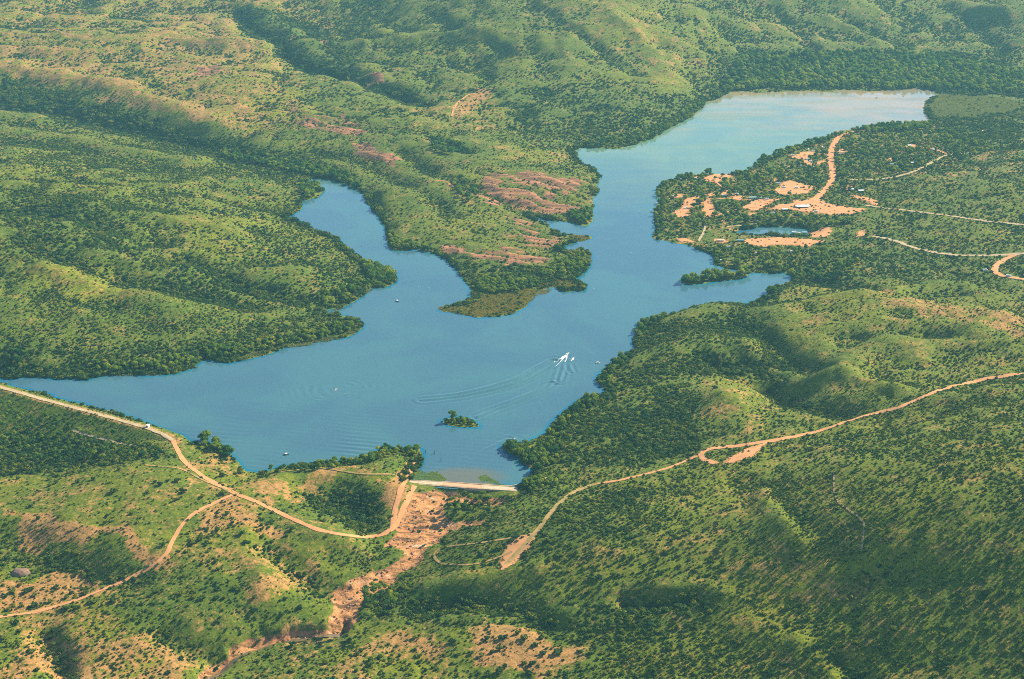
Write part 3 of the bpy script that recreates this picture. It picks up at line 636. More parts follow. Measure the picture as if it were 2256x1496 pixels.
# ------------------------------------------------------------------ object helpers
def tag(o, label=None, cat=None, group=None, kind=None):
    if label: o['label'] = label
    if cat: o['category'] = cat
    if group: o['group'] = group
    if kind: o['kind'] = kind
    return o
def link(name, me, parent=None, loc=None):
    o = bpy.data.objects.new(name, me); COL.objects.link(o)
    if parent is not None: o.parent = parent
    if loc is not None: o.location = loc
    return o
def mesh_np(name, V, F, mat, smooth=True):
    me = bpy.data.meshes.new(name); V = np.asarray(V, np.float32); F = np.asarray(F, np.int32)
    k = F.shape[1]
    me.vertices.add(len(V)); me.vertices.foreach_set('co', V.ravel())
    me.loops.add(F.size); me.loops.foreach_set('vertex_index', F.ravel())
    me.polygons.add(len(F)); me.polygons.foreach_set('loop_start', np.arange(0, F.size, k, dtype=np.int32))
    me.polygons.foreach_set('use_smooth', np.full(len(F), smooth))
    me.update(calc_edges=True); me.validate()
    if mat: me.materials.append(mat)
    return me
def grid_faces(nr, nc):
    i, j = np.meshgrid(np.arange(nr - 1), np.arange(nc - 1), indexing='ij'); a = i * nc + j
    return np.stack([a, a + 1, a + nc + 1, a + nc], -1).reshape(-1, 4)
def colattr(me, arr):
    at = me.color_attributes.new('mask', 'FLOAT_COLOR', 'POINT'); at.data.foreach_set('color', np.asarray(arr, np.float32).ravel())

# ------------------------------------------------------------------ terrain
me = mesh_np('hills', np.stack([GX, GY, GH], -1).reshape(-1, 3), grid_faces(NR, NC), M['ground'])
colattr(me, np.stack([np.clip(ROCK, 0, 1), np.clip(BARE, 0, 1.5), np.clip(LUSH, 0, 1), CH], -1))
tag(link('hills', me), 'shrub covered desert hills and rocky gullies around the lake', kind='structure')

# ------------------------------------------------------------------ lake: one sheet with the boats' waves in it
WAKES = [  # polyline of a wave train, amplitude, wavelength, half width
([(930,881),(1000,874),(1060,863),(1110,850),(1150,836),(1190,814),(1222,796)],1.35,12,15),
([(1050,918),(1090,902),(1130,888),(1170,873),(1205,856),(1215,845)],1.15,11,13),
([(1245,795),(1240,815),(1232,840)],1.0,10,12),([(1252,800),(1262,820)],.6,10,10),
([(1040,1005),(1080,985),(1118,967)],.4,11,13)]
W_WAKE = [(densify(P0(p), 8), a, l, w) for p, a, l, w in WAKES]
def water_z(x, y):
    z = np.zeros(x.shape)
    for P, a, l, w in W_WAKE:
        bb = (x > P[:, 0].min() - 3 * w) & (x < P[:, 0].max() + 3 * w) & (y > P[:, 1].min() - 3 * w) & (y < P[:, 1].max() + 3 * w)
        if not bb.any(): continue
        d, arc = seg_dist(x[bb], y[bb], P); d = d + fbm(x[bb], y[bb], 30, 2, 4) * 1.5
        z[bb] += a * np.cos(2 * np.pi * d / l) * np.exp(-(d / w) ** 2) * np.clip(0.35 + arc / np.linalg.norm(np.diff(P, axis=0), axis=1).sum(), 0, 1)
    # rings spreading from the small boat
    bx, by = map(float, unproj(735, 856)); dx, dy = x - bx - 8, y - by
    r = np.hypot(dx, dy * 0.9); th = np.abs(np.arctan2(dy, -dx))
    z += 0.48 * np.clip(0.35 + 1.6 * fbm(x, y, 34, 3, 19), 0, 1) * (np.cos(th * 2) > -0.55) * np.cos(2 * np.pi * r / 12 + fbm(x, y, 45, 3, 6) * 4.5) * np.exp(-(r / 60) ** 2) * sstep(6, 18, r)
    bx, by = map(float, unproj(560, 985)); 
    q = (y - by) * 0.97 + (x - bx) * 0.2
    z += 0.26 * np.cos(2 * np.pi * q / 12 + fbm(x, y, 90, 2, 7) * 3.0) * np.exp(-((x - bx - 110) / 190) ** 2 - ((y - by) / 80) ** 2) * (0.5 + fbm(x, y, 70, 2, 12))
    return z
wr = np.concatenate([1520 * np.exp(np.arange(int(math.log(2300 / 1520) / .00065)) * .00065), 2300 * np.exp(np.arange(int(math.log(4500 / 2300) / .0018)) * .0018)]); wt = np.linspace(-0.47, 0.42, int(0.89 / 0.00095))
WY, WT = np.meshgrid(wr, wt, indexing='ij'); WX = WY * WT
SW = shore(WX, WY)
keep = SW < 14
WZ = np.where(keep, water_z(WX, WY), 0)
F = grid_faces(*WX.shape); kf = keep.ravel(); F = F[kf[F].any(1)]
used, inv = np.unique(F, return_inverse=True); F = inv.reshape(F.shape)
V = np.stack([WX, WY, WZ], -1).reshape(-1, 3)[used]
me = mesh_np('lake_water', V, F, M['water'])
uu, vv, _ = project(V[:, 0], V[:, 1], V[:, 2] * 0)
sl_axis = cast_line([(1180,560),(1330,400),(1560,290),(1800,235),(2040,235)])
_, arc = seg_dist(V[:, 0], V[:, 1], sl_axis)
silt = np.interp(arc / arc.max(), [0, .22, .5, .75, 1.0], [0, .2, .52, .72, 1.05]) + fbm(V[:, 0], V[:, 1], 300, 3, 71) * .10
sx, sy = castp(1020, 1050); shal = (1 - sstep(15, 62, np.hypot((V[:, 0] - sx) * 0.62, (V[:, 1] - sy) * 1.25))) * 0.8
shal = np.maximum(shal, (1 - sstep(-9, -1, shore(V[:, 0], V[:, 1]))) * 0.35)
bx, by = castp(760, 560); calm = np.exp(-((V[:, 0] - bx) / 150) ** 2 - ((V[:, 1] - by) / 380) ** 2)
calm = np.maximum(calm, 1 - sstep(-45, -12, shore(V[:, 0], V[:, 1])))
colattr(me, np.stack([np.clip(silt, 0, 1.2), shal, calm, np.ones_like(silt)], -1))
tag(link('lake_water', me), 'blue reservoir water winding between the hills', kind='structure')

# ------------------------------------------------------------------ the stream in the gorge below the weir
def stream():
    P = densify(smooth_line(W_GORGE, 2), 3.0); T = np.gradient(P, axis=0); T /= np.linalg.norm(T, axis=1)[:, None]; N = np.stack([-T[:, 1], T[:, 0]], 1); V = []
    for r in (-1, 0, 1):
        w = 2.6 + 1.4 * fbm(P[:, 0], P[:, 1], 25, 2, 88); X, Y = P[:, 0] + N[:, 0] * r * w, P[:, 1] + N[:, 1] * r * w; V.append(np.stack([X, Y, ground(P[:, 0], P[:, 1]) + 1.1], 1))
    me = mesh_np('stream', np.stack(V, 1).reshape(-1, 3), grid_faces(len(P), 3)[:, ::-1], M['stream']); tag(link('stream', me), 'thin murky stream in the rock gorge', kind='structure')
stream()
# ------------------------------------------------------------------ roads and clearings, draped on the ground
def drape_strip(P, w, seed, lift=0.16):
    T = np.gradient(P, axis=0); T /= np.linalg.norm(T, axis=1)[:, None] + 1e-9; N = np.stack([-T[:, 1], T[:, 0]], 1)
    rs = np.array([-1, -.5, 0, .5, 1.0]); n = len(P)
    wl = w * (1 + 0.42 * fbm(P[:, 0], P[:, 1], 13, 3, seed)); wr_ = w * (1 + 0.42 * fbm(P[:, 0], P[:, 1], 13, 3, seed + 50))
    V = []
    for r in rs:
        ww = np.where(r < 0, wl, wr_) if r != 0 else wl
        X = P[:, 0] + N[:, 0] * r * ww; Y = P[:, 1] + N[:, 1] * r * ww
        V.append(np.stack([X, Y, surf(X, Y) + lift + 0.00016 * Y], 1))
    V = np.stack(V, 1).reshape(-1, 3)
    return V, grid_faces(n, 5)[:, ::-1]
for k, (nm, w, mt, P) in enumerate(W_ROAD):
    V, F = drape_strip(P, w, 200 + k, 0.16 + 0.012 * k)
    tag(link(nm, mesh_np(nm, V, F, M[mt])), kind='structure')
def drape_poly(poly, lift, seed):
    P = np.array(poly); P = P.mean(0) + (P - P.mean(0)) * 1.1; poly = P; st = 2.5
    xs = np.arange(P[:, 0].min() - 6, P[:, 0].max() + 6, st); ys = np.arange(P[:, 1].min() - 6, P[:, 1].max() + 6, st)
    X, Y = np.meshgrid(xs, ys); X = X + fbm(X, Y, 14, 2, seed) * 2.2; Y2 = Y + fbm(X, Y, 14, 2, seed + 1) * 2.2
    ins = in_poly(X + fbm(X, Y, 20, 3, seed + 2) * 9, Y2 + fbm(X, Y, 20, 3, seed + 3) * 16, poly)
    F = grid_faces(*X.shape)[:, ::1]; F = F[ins.ravel()[F].sum(1) >= 3]
    if not len(F): return None
    used, inv = np.unique(F, return_inverse=True)
    V = np.stack([X, Y2, surf(X, Y2) + lift + 0.00016 * Y], -1).reshape(-1, 3)[used]
    return V, inv.reshape(F.shape)
for k, p in enumerate(W_DIRT):
    r = drape_poly(p, 0.10 + 0.004 * k, 300 + 5 * k)
    if r: tag(link('dirt_clearing', mesh_np('dirt_clearing', r[0], r[1], M['lot'])), kind='structure')
# ------------------------------------------------------------------ plants
def ico(sub):
    bm = bmesh.new(); bmesh.ops.create_icosphere(bm, subdivisions=sub, radius=1)
    V = np.array([v.co[:] for v in bm.verts]); F = np.array([[v.index for v in f.verts] for f in bm.faces]); bm.free(); return V, F
ICO1, ICO2 = ico(1), ico(2)
def lobe(rng, c, r, base, rough=0.28):
    V, F = base
    n = rng.uniform(1 - rough, 1 + rough, len(V))[:, None]
    V = V * n * np.array(r) + np.array(c)
    return V, F
def leaf_cards(rng, n, c, r, size):
    """n small bent leaf sprays scattered through an ellipsoid shell"""
    d = rng.normal(size=(n, 3)); d /= np.linalg.norm(d, axis=1)[:, None]; d[:, 2] = np.abs(d[:, 2]) * 0.9 - 0.15
    p = d * rng.uniform(0.72, 1.12, (n, 1)) * np.array(r) + np.array(c)
    a = np.cross(d + rng.normal(size=(n, 3)) * 0.7, rng.normal(size=(n, 3))); a /= np.linalg.norm(a, axis=1)[:, None] + 1e-9
    b = np.cross(a, d + rng.normal(size=(n, 3)) * 0.6); b /= np.linalg.norm(b, axis=1)[:, None] + 1e-9
    s = size * rng.uniform(0.6, 1.3, (n, 1))
    V = np.stack([p - a * s, p + b * s * 0.7, p + a * s, p - b * s * 0.7], 1).reshape(-1, 3)
    F = np.arange(4 * n).reshape(-1, 4)
    F = np.concatenate([F[:, [0, 1, 2]], F[:, [0, 2, 3]]])
    return V, F
def join(parts):
    V, F, o = [], [], 0
    for v, f in parts: V.append(v); F.append(f + o); o += len(v)
    return np.concatenate(V), np.concatenate(F)
def tube(pts, radii, sides=5):
    V, F = [], []
    for k, (p, r) in enumerate(zip(pts, radii)):
        for s in range(sides):
            a = 2 * math.pi * s / sides; V.append((p[0] + r * math.cos(a), p[1] + r * math.sin(a), p[2]))
    for k in range(len(pts) - 1):
        for s in range(sides):
            a, b = k * sides + s, k * sides + (s + 1) % sides
            F += [(a, b, b + sides), (a, b + sides, a + sides)]
    return np.array(V), np.array(F)
def shrub_mesh(k):
    """a low desert shrub about 1 m in radius, 1.1 m tall (scaled when placed)"""
    rng = np.random.default_rng(500 + k); parts = []
    n = 3 + k % 3
    for i in range(n):
        a = rng.uniform(0, 6.28); d = rng.uniform(0.15, 0.6); r = rng.uniform(0.38, 0.62)
        parts.append(lobe(rng, (d * math.cos(a), d * math.sin(a), r * 0.62 + rng.uniform(0, .3)), (r, r, r * rng.uniform(.75, 1.05)), ICO1, 0.3))
    parts.append(leaf_cards(rng, 46, (0, 0, 0.5), (0.92, 0.92, 0.72), 0.26))
    V, F = join(parts); return mesh_np('shrub', V, F, M['shrub'], False)
def tree_parts(k, tall=False):
    """crown and trunk of a tree 1 unit tall"""
    rng = np.random.default_rng(900 + k + (50 if tall else 0)); cr = []; tr = []
    w = 0.30 if tall else 0.52
    tr.append(tube([(0, 0, -0.06), (0.01, 0, .18), (0.02, .01, .42), (0, .02, .75)], [.034, .026, .02, .008]))
    n = 8 if tall else 7
    for i in range(n):
        a = i * 2.4 + rng.uniform(-.4, .4); hz = rng.uniform(.38, .82) if tall else rng.uniform(.36, .70); d = w * rng.uniform(.35, .72) * (1.15 - hz * .5)
        r = rng.uniform(.13, .21) if tall else rng.uniform(.17, .25)
        c = (d * math.cos(a), d * math.sin(a), hz)
        tr.append(tube([(0, 0, hz * .45), (c[0] * .5, c[1] * .5, hz * .72), (c[0], c[1], hz)], [.016, .011, .005], 4))
        cr.append(lobe(rng, c, (r * .8, r * .8, r * .72), ICO1, .3)); cr.append(leaf_cards(rng, 44, c, (r, r, r * .9), .062))
    cr.append(lobe(rng, (0, 0, .62), (w * .5, w * .5, .24), ICO1, .3)); cr.append(leaf_cards(rng, 70, (0, 0, .70), (w * .62, w * .62, .30), .065))
    return join(cr), join(tr)
SHRUBS = [shrub_mesh(k) for k in range(7)]
TREES = []
for k in range(8):
    (cv, cf), (tv, tf) = tree_parts(k, k % 3 == 2)
    TREES.append((mesh_np('crown', cv, cf, M['tree'], False), mesh_np('trunk', tv, tf, M['bark'], True)))
def stock(name, meshes):
    c = bpy.data.collections.new(name)
    for m in meshes:
        o = bpy.data.objects.new('plant_form', m); c.objects.link(o)
    return c
C_SHRUB = stock('shrub_forms', SHRUBS)
_tm = []
for cm, tm in TREES:       # crown and trunk in one mesh for the far trees
    bm = bmesh.new(); bm.from_mesh(tm); nf = len(bm.faces); bm.from_mesh(cm); bm.faces.ensure_lookup_table()
    for f in bm.faces[nf:]: f.material_index = 1
    m2 = bpy.data.meshes.new('far_tree'); bm.to_mesh(m2); bm.free(); m2.materials.append(M['bark']); m2.materials.append(M['tree']); _tm.append(m2)
C_TREE = stock('tree_forms', _tm)

def scatter(name, label, x, y, z, s, sz, coll, n_forms, tint):
    n = len(x)
    me = bpy.data.meshes.new(name); me.vertices.add(n)
    me.vertices.foreach_set('co', np.stack([x, y, z], 1).astype(np.float32).ravel())
    def at(nm, ty, arr, fld='value'):
        a = me.attributes.new(nm, ty, 'POINT'); a.data.foreach_set(fld, arr.ravel())
    at('scl', 'FLOAT_VECTOR', np.stack([s, s, sz], 1).astype(np.float32), 'vector')
    at('rot', 'FLOAT_VECTOR', np.stack([np.zeros(n), np.zeros(n), RNG.uniform(0, 6.28, n)], 1).astype(np.float32), 'vector')
    at('form', 'INT', RNG.integers(0, n_forms, n).astype(np.int32)); at('tint', 'FLOAT', np.asarray(tint, np.float32))
    o = link(name, me); tag(o, label, kind='stuff')
    ng = bpy.data.node_groups.new(name, 'GeometryNodeTree')
    ng.interface.new_socket('Geometry', in_out='INPUT', socket_type='NodeSocketGeometry'); ng.interface.new_socket('Geometry', in_out='OUTPUT', socket_type='NodeSocketGeometry')
    N = ng.nodes.new; gi = N('NodeGroupInput'); go = N('NodeGroupOutput')
    ci = N('GeometryNodeCollectionInfo'); ci.inputs[0].default_value = coll; ci.inputs['Separate Children'].default_value = True; ci.inputs['Reset Children'].default_value = True
    ip = N('GeometryNodeInstanceOnPoints'); ip.inputs['Pick Instance'].default_value = True
    def na(nm, ty):
        q = N('GeometryNodeInputNamedAttribute'); q.data_type = ty; q.inputs[0].default_value = nm; return q.outputs[0]
    L = ng.links.new
    L(gi.outputs[0], ip.inputs['Points']); L(ci.outputs[0], ip.inputs['Instance'])
    L(na('form', 'INT'), ip.inputs['Instance Index']); L(na('scl', 'FLOAT_VECTOR'), ip.inputs['Scale'])
    er = N('FunctionNodeEulerToRotation'); L(na('rot', 'FLOAT_VECTOR'), er.inputs[0]); L(er.outputs[0], ip.inputs['Rotation'])
    L(ip.outputs[0], go.inputs[0])
    md = o.modifiers.new('scatter', 'NODES'); md.node_group = ng
    return o

# shrubs: jittered lattice thinned by the density of each zone
def wedge(st, ya, yb, tl):
    ys = np.arange(ya, yb, st); X, Y = [], []
    for yy in ys:
        xs = np.arange(-tl * yy - 30, tl * yy + 30, st); X.append(xs); Y.append(np.full(len(xs), yy))
    X = np.concatenate(X); Y = np.concatenate(Y)
    return X + RNG.uniform(-.5, .5, len(X)) * st, Y + RNG.uniform(-.5, .5, len(Y)) * st
def shrub_points(st, ya, yb, k, smin, smax, tl=0.53):
    x, y = wedge(st, ya, yb, tl)
    den = grid_s(DEN, x, y); s = shore(x, y); rd = grid_s(RD, x, y); dm = grid_s(DM, x, y); rk = grid_s(ROCK, x, y); ho = grid_s(HOL, x, y)
    cl = fbm(x, y, 45, 3, 131); cl2 = fbm(x, y, 150, 3, 137)
    den = np.maximum(den, (1 - sstep(10, 24, s)) * (.9 + .5 * cl) * (y < 4150))
    p = np.clip(den * k * (1 + .7 * cl + .45 * cl2 + .5 * ho), 0, .86) * (1 - np.clip(rk, 0, 1) * .6) * (1 - np.clip(grid_s(CH, x, y), 0, 1) * .8)
    ok = (RNG.random(len(x)) < p) & (s > .8) & (seg_dist(x, y, W_WEIR)[0] > 17) & (rd > -.3 - 1.2 * RNG.random(len(x)) ** 2) & ((dm < .3) | (RNG.random(len(x)) < .12))
    dam = (dam_h(x, y) > ground(x, y)) & (y < 2300) & (x < -250)
    ok &= ~dam | (RNG.random(len(x)) < .5)
    x, y, den, s, dam = x[ok], y[ok], den[ok], s[ok], dam[ok]
    z = surf(x, y); 
    r = (smin + (smax - smin) * RNG.random(len(x)) ** 2.2) * (0.72 + 0.5 * den) * (1 + .25 * np.clip(ho[ok], -1, 1)) * (1 + .45 * sstep(.85, .97, den)) * (1 + .4 * (1 - sstep(6, 26, s)))
    return x, y, z, np.where(dam, r * .5, r)
sets = [shrub_points(3.3, 1000, 2300, .66, 0.75, 2.3), shrub_points(4.6, 2300, 3600, .74, 1.0, 3.2), shrub_points(6.6, 3600, 6300, .75, 1.5, 4.6)]
x, y, z, r = [np.concatenate(a) for a in zip(*sets)]
print('SHRUBS', len(x))
scatter('hillside_shrubs', 'countless desert shrubs dotting the hillsides', x, y, z - r * .08, r, r * RNG.uniform(.75, 1.2, len(r)), C_SHRUB, len(SHRUBS), RNG.random(len(r)))
# ------------------------------------------------------------------ more materials
M['willow'] = mat_leaf('willow_leaves', (0.085, 0.175, 0.026), (0.200, 0.285, 0.034), (0.380, 0.400, 0.050), 0.42)
M['reed'] = mat_leaf('reed_stems', (0.150, 0.140, 0.036), (0.280, 0.265, 0.055), (0.360, 0.220, 0.080), 0.4)
M['sedge'] = mat_leaf('sedge_leaves', (0.150, 0.185, 0.080), (0.230, 0.260, 0.110), (0.300, 0.310, 0.130), 0.4)
M['weed'] = mat_leaf('weed_leaves', (0.120, 0.240, 0.018), (0.230, 0.360, 0.024), (0.360, 0.430, 0.036), 0.4)
M['concrete'] = mat_noise('concrete', (0.56, 0.43, 0.29), (0.42, 0.31, 0.20), 1 / 5, spots=((0.34, 0.27, 0.19), 1 / 3, 0.62))
M['silted'] = mat_noise('silted_concrete', (0.58, 0.34, 0.20), (0.50, 0.30, 0.18), 1 / 5, spots=((0.34, 0.22, 0.14), 1 / 2.5, 0.64))
M['rock'] = mat_noise('boulder_rock', ROCKC, (0.30, 0.19, 0.15), 1 / 3, bump=0.5)
M['white'] = mat_noise('white_paint', (0.82, 0.81, 0.78), (0.74, 0.73, 0.70), 1 / 3, 0.4, 0.4)
M['cream'] = mat_noise('cream_wall', (0.66, 0.58, 0.46), (0.56, 0.49, 0.38), 1 / 2)
M['tan'] = mat_noise('tan_canvas', (0.62, 0.45, 0.28), (0.54, 0.38, 0.23), 1 / 2)
M['bluegrey'] = mat_noise('blue_grey_metal', (0.24, 0.34, 0.40), (0.20, 0.29, 0.35), 1 / 4, 0.45, 0.4)
M['greengrey'] = mat_noise('green_grey_metal', (0.30, 0.42, 0.36), (0.25, 0.36, 0.31), 1 / 4, 0.5, 0.4)
M['brownroof'] = mat_noise('brown_shingle', (0.20, 0.12, 0.08), (0.15, 0.09, 0.06), 1 / 2)
M['pink'] = mat_noise('pinkish_stone', (0.46, 0.30, 0.26), (0.38, 0.25, 0.22), 1 / 2)
M['dark'] = mat_noise('dark_paint_and_shade', (0.035, 0.04, 0.05), (0.025, 0.03, 0.035), 1 / 2, 0.35, 0.5)  # paint of hulls, doors and cars; also colours in shade on buildings
M['glass'] = mat_noise('tinted_glass', (0.02, 0.03, 0.035), (0.03, 0.04, 0.045), 1 / 2, 0.08, 0.6)
M['tyre'] = mat_noise('tyre_rubber', (0.02, 0.02, 0.02), (0.03, 0.03, 0.03), 1.0)
M['red'] = mat_noise('red_paint', (0.42, 0.05, 0.035), (0.36, 0.04, 0.03), 1.0, 0.35, 0.5)
M['blue'] = mat_noise('blue_paint', (0.05, 0.12, 0.28), (0.04, 0.10, 0.24), 1.0, 0.35, 0.5)
M['silver'] = mat_noise('silver_paint', (0.48, 0.49, 0.50), (0.42, 0.43, 0.44), 1.0, 0.35, 0.5)
M['wood'] = mat_noise('grey_wood', (0.30, 0.23, 0.17), (0.22, 0.17, 0.12), 0.6)
M['foam'] = mat_noise('white_foam', (0.78, 0.78, 0.74), (0.52, 0.60, 0.62), 0.45, 0.8)
M['snag'] = mat_noise('dead_wood', (0.09, 0.075, 0.06), (0.05, 0.04, 0.035), 0.8)
M['seatfab'] = mat_noise('seat_vinyl', (0.50, 0.42, 0.32), (0.44, 0.36, 0.28), 1.0)

# ------------------------------------------------------------------ mesh builder
class MB:
    def __init__(s): s.b = bmesh.new()
    def box(s, c, d, rz=0.0, taper=1.0, bevel=0.0):
        r = bmesh.ops.create_cube(s.b, size=1.0); vs = r['verts']
        for v in vs:
            k = taper if v.co.z > 0 else 1.0
            v.co = Vector((v.co.x * d[0] * k, v.co.y * d[1] * k, v.co.z * d[2]))
        if bevel:
            es = list({e for v in vs for e in v.link_edges}); bmesh.ops.bevel(s.b, geom=es, offset=bevel, segments=2, affect='EDGES', profile=0.6)
            vs = [v for v in s.b.verts if v.index == -1 or v in vs or True] if False else None
        if vs is None:      # after a bevel: everything new since the call shares the last island
            vs = s._island()
        m = Matrix.Rotation(rz, 4, 'Z')
        for v in vs: v.co = m @ v.co + Vector(c)
        s._mark(); return s
    def _mark(s):
        s.b.verts.index_update(); s.b.verts.ensure_lookup_table(); s._n = len(s.b.verts)
        if not hasattr(s, 'lay'): s.lay = s.b.verts.layers.int.new('done')
        for v in s.b.verts: v[s.lay] = 1
    def _island(s):
        if not hasattr(s, 'lay'): return list(s.b.verts)
        return [v for v in s.b.verts if v[s.lay] == 0]
    def cyl(s, a, b, r0, r1=None, seg=10):
        r1 = r0 if r1 is None else r1; a, b = Vector(a), Vector(b); d = b - a
        r = bmesh.ops.create_cone(s.b, cap_ends=True, segments=seg, radius1=r0, radius2=r1, depth=d.length)
        m = Matrix.Translation((a + b) / 2) @ d.to_track_quat('Z', 'Y').to_matrix().to_4x4()
        for v in r['verts']: v.co = m @ v.co
        s._mark(); return s
    def poly(s, verts, faces):
        vs = [s.b.verts.new(v) for v in verts]
        for f in faces:
            try: s.b.faces.new([vs[i] for i in f])
            except ValueError: pass
        s._mark(); return s
    def gable(s, L, W, z0, z1, over=0.5, th=0.18):
        a, b = L / 2 + over, W / 2 + over; dz = (z1 - z0) * over / (W / 2)
        for t in (0, 1): pass
        v = [(-a, -b, z0 - dz), (a, -b, z0 - dz), (a, 0, z1), (-a, 0, z1), (-a, b, z0 - dz), (a, b, z0 - dz)]
        v += [(x, y, z - th) for x, y, z in v]
        f = [(0, 1, 2, 3), (3, 2, 5, 4), (7, 6, 9, 8), (8, 9, 10, 11), (0, 3, 9, 6), (3, 4, 10, 9), (1, 7, 8, 2), (2, 8, 11, 5), (0, 6, 7, 1), (4, 5, 11, 10)]
        return s.poly(v, f)
    def build(s, name, mat, parent=None, smooth=False):
        bmesh.ops.recalc_face_normals(s.b, faces=s.b.faces)
        me = bpy.data.meshes.new(name); s.b.to_mesh(me); s.b.free(); me.materials.append(mat)
        if smooth:
            for p in me.polygons: p.use_smooth = True
        return link(name, me, parent)
def thing(name, label, cat, loc, rz=0.0, group=None):
    o = bpy.data.objects.new(name, None); COL.objects.link(o); o.location = loc; o.rotation_euler = (0, 0, rz); o.empty_display_size = 0.5
    return tag(o, label, cat, group)
def dup(root, loc, rz, label, group=None, scale=1.0, swap=None):
    r = root.copy(); COL.objects.link(r); r.location = loc; r.rotation_euler = (0, 0, rz); r.scale = (scale,) * 3; r['label'] = label
    if group: r['group'] = group
    elif 'group' in r: del r['group']
    for ch in root.children:
        c = ch.copy(); COL.objects.link(c); c.parent = r
        for g in ch.children:
            d = g.copy(); COL.objects.link(d); d.parent = c
        if swap and c.name.split('.')[0] in swap:
            c.data = c.data.copy(); c.data.materials[0] = M[swap[c.name.split('.')[0]]]
    return r
def at(u, v, lift=0.0):
    x, y = castp(u, v); return (x, y, float(skin(np.float64(x), np.float64(y))) + lift)
def on_water(u, v):
    x, y = map(float, unproj(u, v, 0)); return (x, y, 0.0)
def heading(u0, v0, u1, v1):
    a = unproj(u0, v0, 0); b = unproj(u1, v1, 0); return math.atan2(float(b[1] - a[1]), float(b[0] - a[0]))

# ------------------------------------------------------------------ the earth dam
st = 2.5
xs = np.arange(-860, -240, st); ys = np.arange(1650, 2420, st); X, Y = np.meshgrid(xs, ys)
dz = dam_h(X, Y) + fbm(X, Y, 9, 3, 61) * 0.35; g = ground(X, Y)
ok = dz > g - 1.2
F = grid_faces(*X.shape); F = F[ok.ravel()[F].all(1)]; used, inv = np.unique(F, return_inverse=True)
me = mesh_np('earth_dam', np.stack([X, Y, dz], -1).reshape(-1, 3)[used], inv.reshape(F.shape), M['ground'])
dd, _ = seg_dist(X, Y, W_DAM)
bare = np.where(dd < 8, 0.55, 0.02); lush = np.where(dd < 9, 0.1, 0.95)
colattr(me, np.stack([0 * bare, bare, lush, 1 + 0 * bare], -1).reshape(-1, 4)[used])
o = tag(link('earth_dam', me), 'long earth embankment dam with a dirt road on its crest and a green downstream face', 'dam')

p = at(326, 941); th = heading(240, 917, 365, 957)
gt = thing('gatehouse', 'small white gatehouse standing on the dam crest beside the dirt road', 'gatehouse', p, th)
b = MB(); b.box((0, 1.9, 1.7), (3.6, 0.3, 3.8)); b.box((1.75, 0, 1.7), (0.3, 3.5, 3.8)); b.box((-1.75, 0.9, 1.7), (0.3, 1.7, 3.8)); b.build('wall', M['white'], gt)
MB().box((0, 0, 3.75), (4.6, 4.8, 0.3), bevel=0.06).build('roof', M['white'], gt)
MB().box((-0.2, 0.2, 1.3), (1.6, 1.5, 2.6), bevel=0.1).build('opening_shade', M['dark'], gt)  # dark block added to colour in the shade of the open side

# ------------------------------------------------------------------ the spillway weir
def slab(parent, name, pts, w, z, th, mat, label=None):
    P = densify([unproj(u, v, z) for u, v in pts], 3.0); T = np.gradient(P, axis=0); T /= np.linalg.norm(T, axis=1)[:, None]; N = np.stack([-T[:, 1], T[:, 0]], 1)
    if N[:, 1].mean() < 0: N = -N
    org = np.array(parent.location[:2]); V, F = [], []
    for k in range(len(P)):
        for r, q in ((0.5, z), (-0.5, z), (-0.5, z - th), (0.5, z - th)):
            xy = P[k] + N[k] * r * w - org; V.append((xy[0], xy[1], q))
    n = len(P)
    for k in range(n - 1):
        for i in range(4): F.append((4 * k + i, 4 * k + (i + 1) % 4, 4 * k + 4 + (i + 1) % 4, 4 * k + 4 + i))
    F += [(0, 1, 2, 3), (4 * n - 1, 4 * n - 2, 4 * n - 3, 4 * n - 4)]
    o = MB().poly(V, F).build(name, mat, parent)
    if label: o['label'] = label
    return o
wx, wy = map(float, unproj(1020, 1068, 0.8))
we = thing('spillway_weir', 'long straight concrete spillway weir at the lake end above the bare rock channel', 'weir', (wx, wy, 0))
slab(we, 'crest_slab', [(902,1061),(940,1063),(975,1065.5)], 9.5, 0.75, 7, M['concrete'], 'pale concrete length at the dirt road end of the weir')
slab(we, 'crest_slab', [(975.5,1065.5),(1020,1069),(1061,1072)], 9, 0.72, 7, M['silted'], 'reddish silt covered middle length of the weir')
slab(we, 'crest_slab', [(1061.5,1072),(1100,1074.5),(1140,1077)], 9.5, 0.75, 7, M['concrete'], 'pale concrete length at the wooded end of the weir')
slab(we, 'parapet', [(905,1057.5),(980,1061),(1060,1066.5),(1105,1069.5),(1130,1069),(1148,1064)], 1.0, 1.15, 6, M['concrete'])
slab(we, 'toe_sill', [(905,1066.5),(975,1070.5),(1060,1076.5),(1138,1081)], 1.0, 1.1, 6, M['concrete'])
rp = at(1222, 1062)
ra = thing('concrete_ramp', 'short pale concrete ramp in the trees at the wooded end of the weir', 'ramp', rp, heading(1206,1053,1238,1068))
MB().box((0, 0, 0.15), (34, 4.5, 0.5), bevel=0.05).build('ramp_slab', M['concrete'], ra)
MB().box((0, 2.5, 0.35), (34, 0.35, 0.9)).build('kerb', M['concrete'], ra)

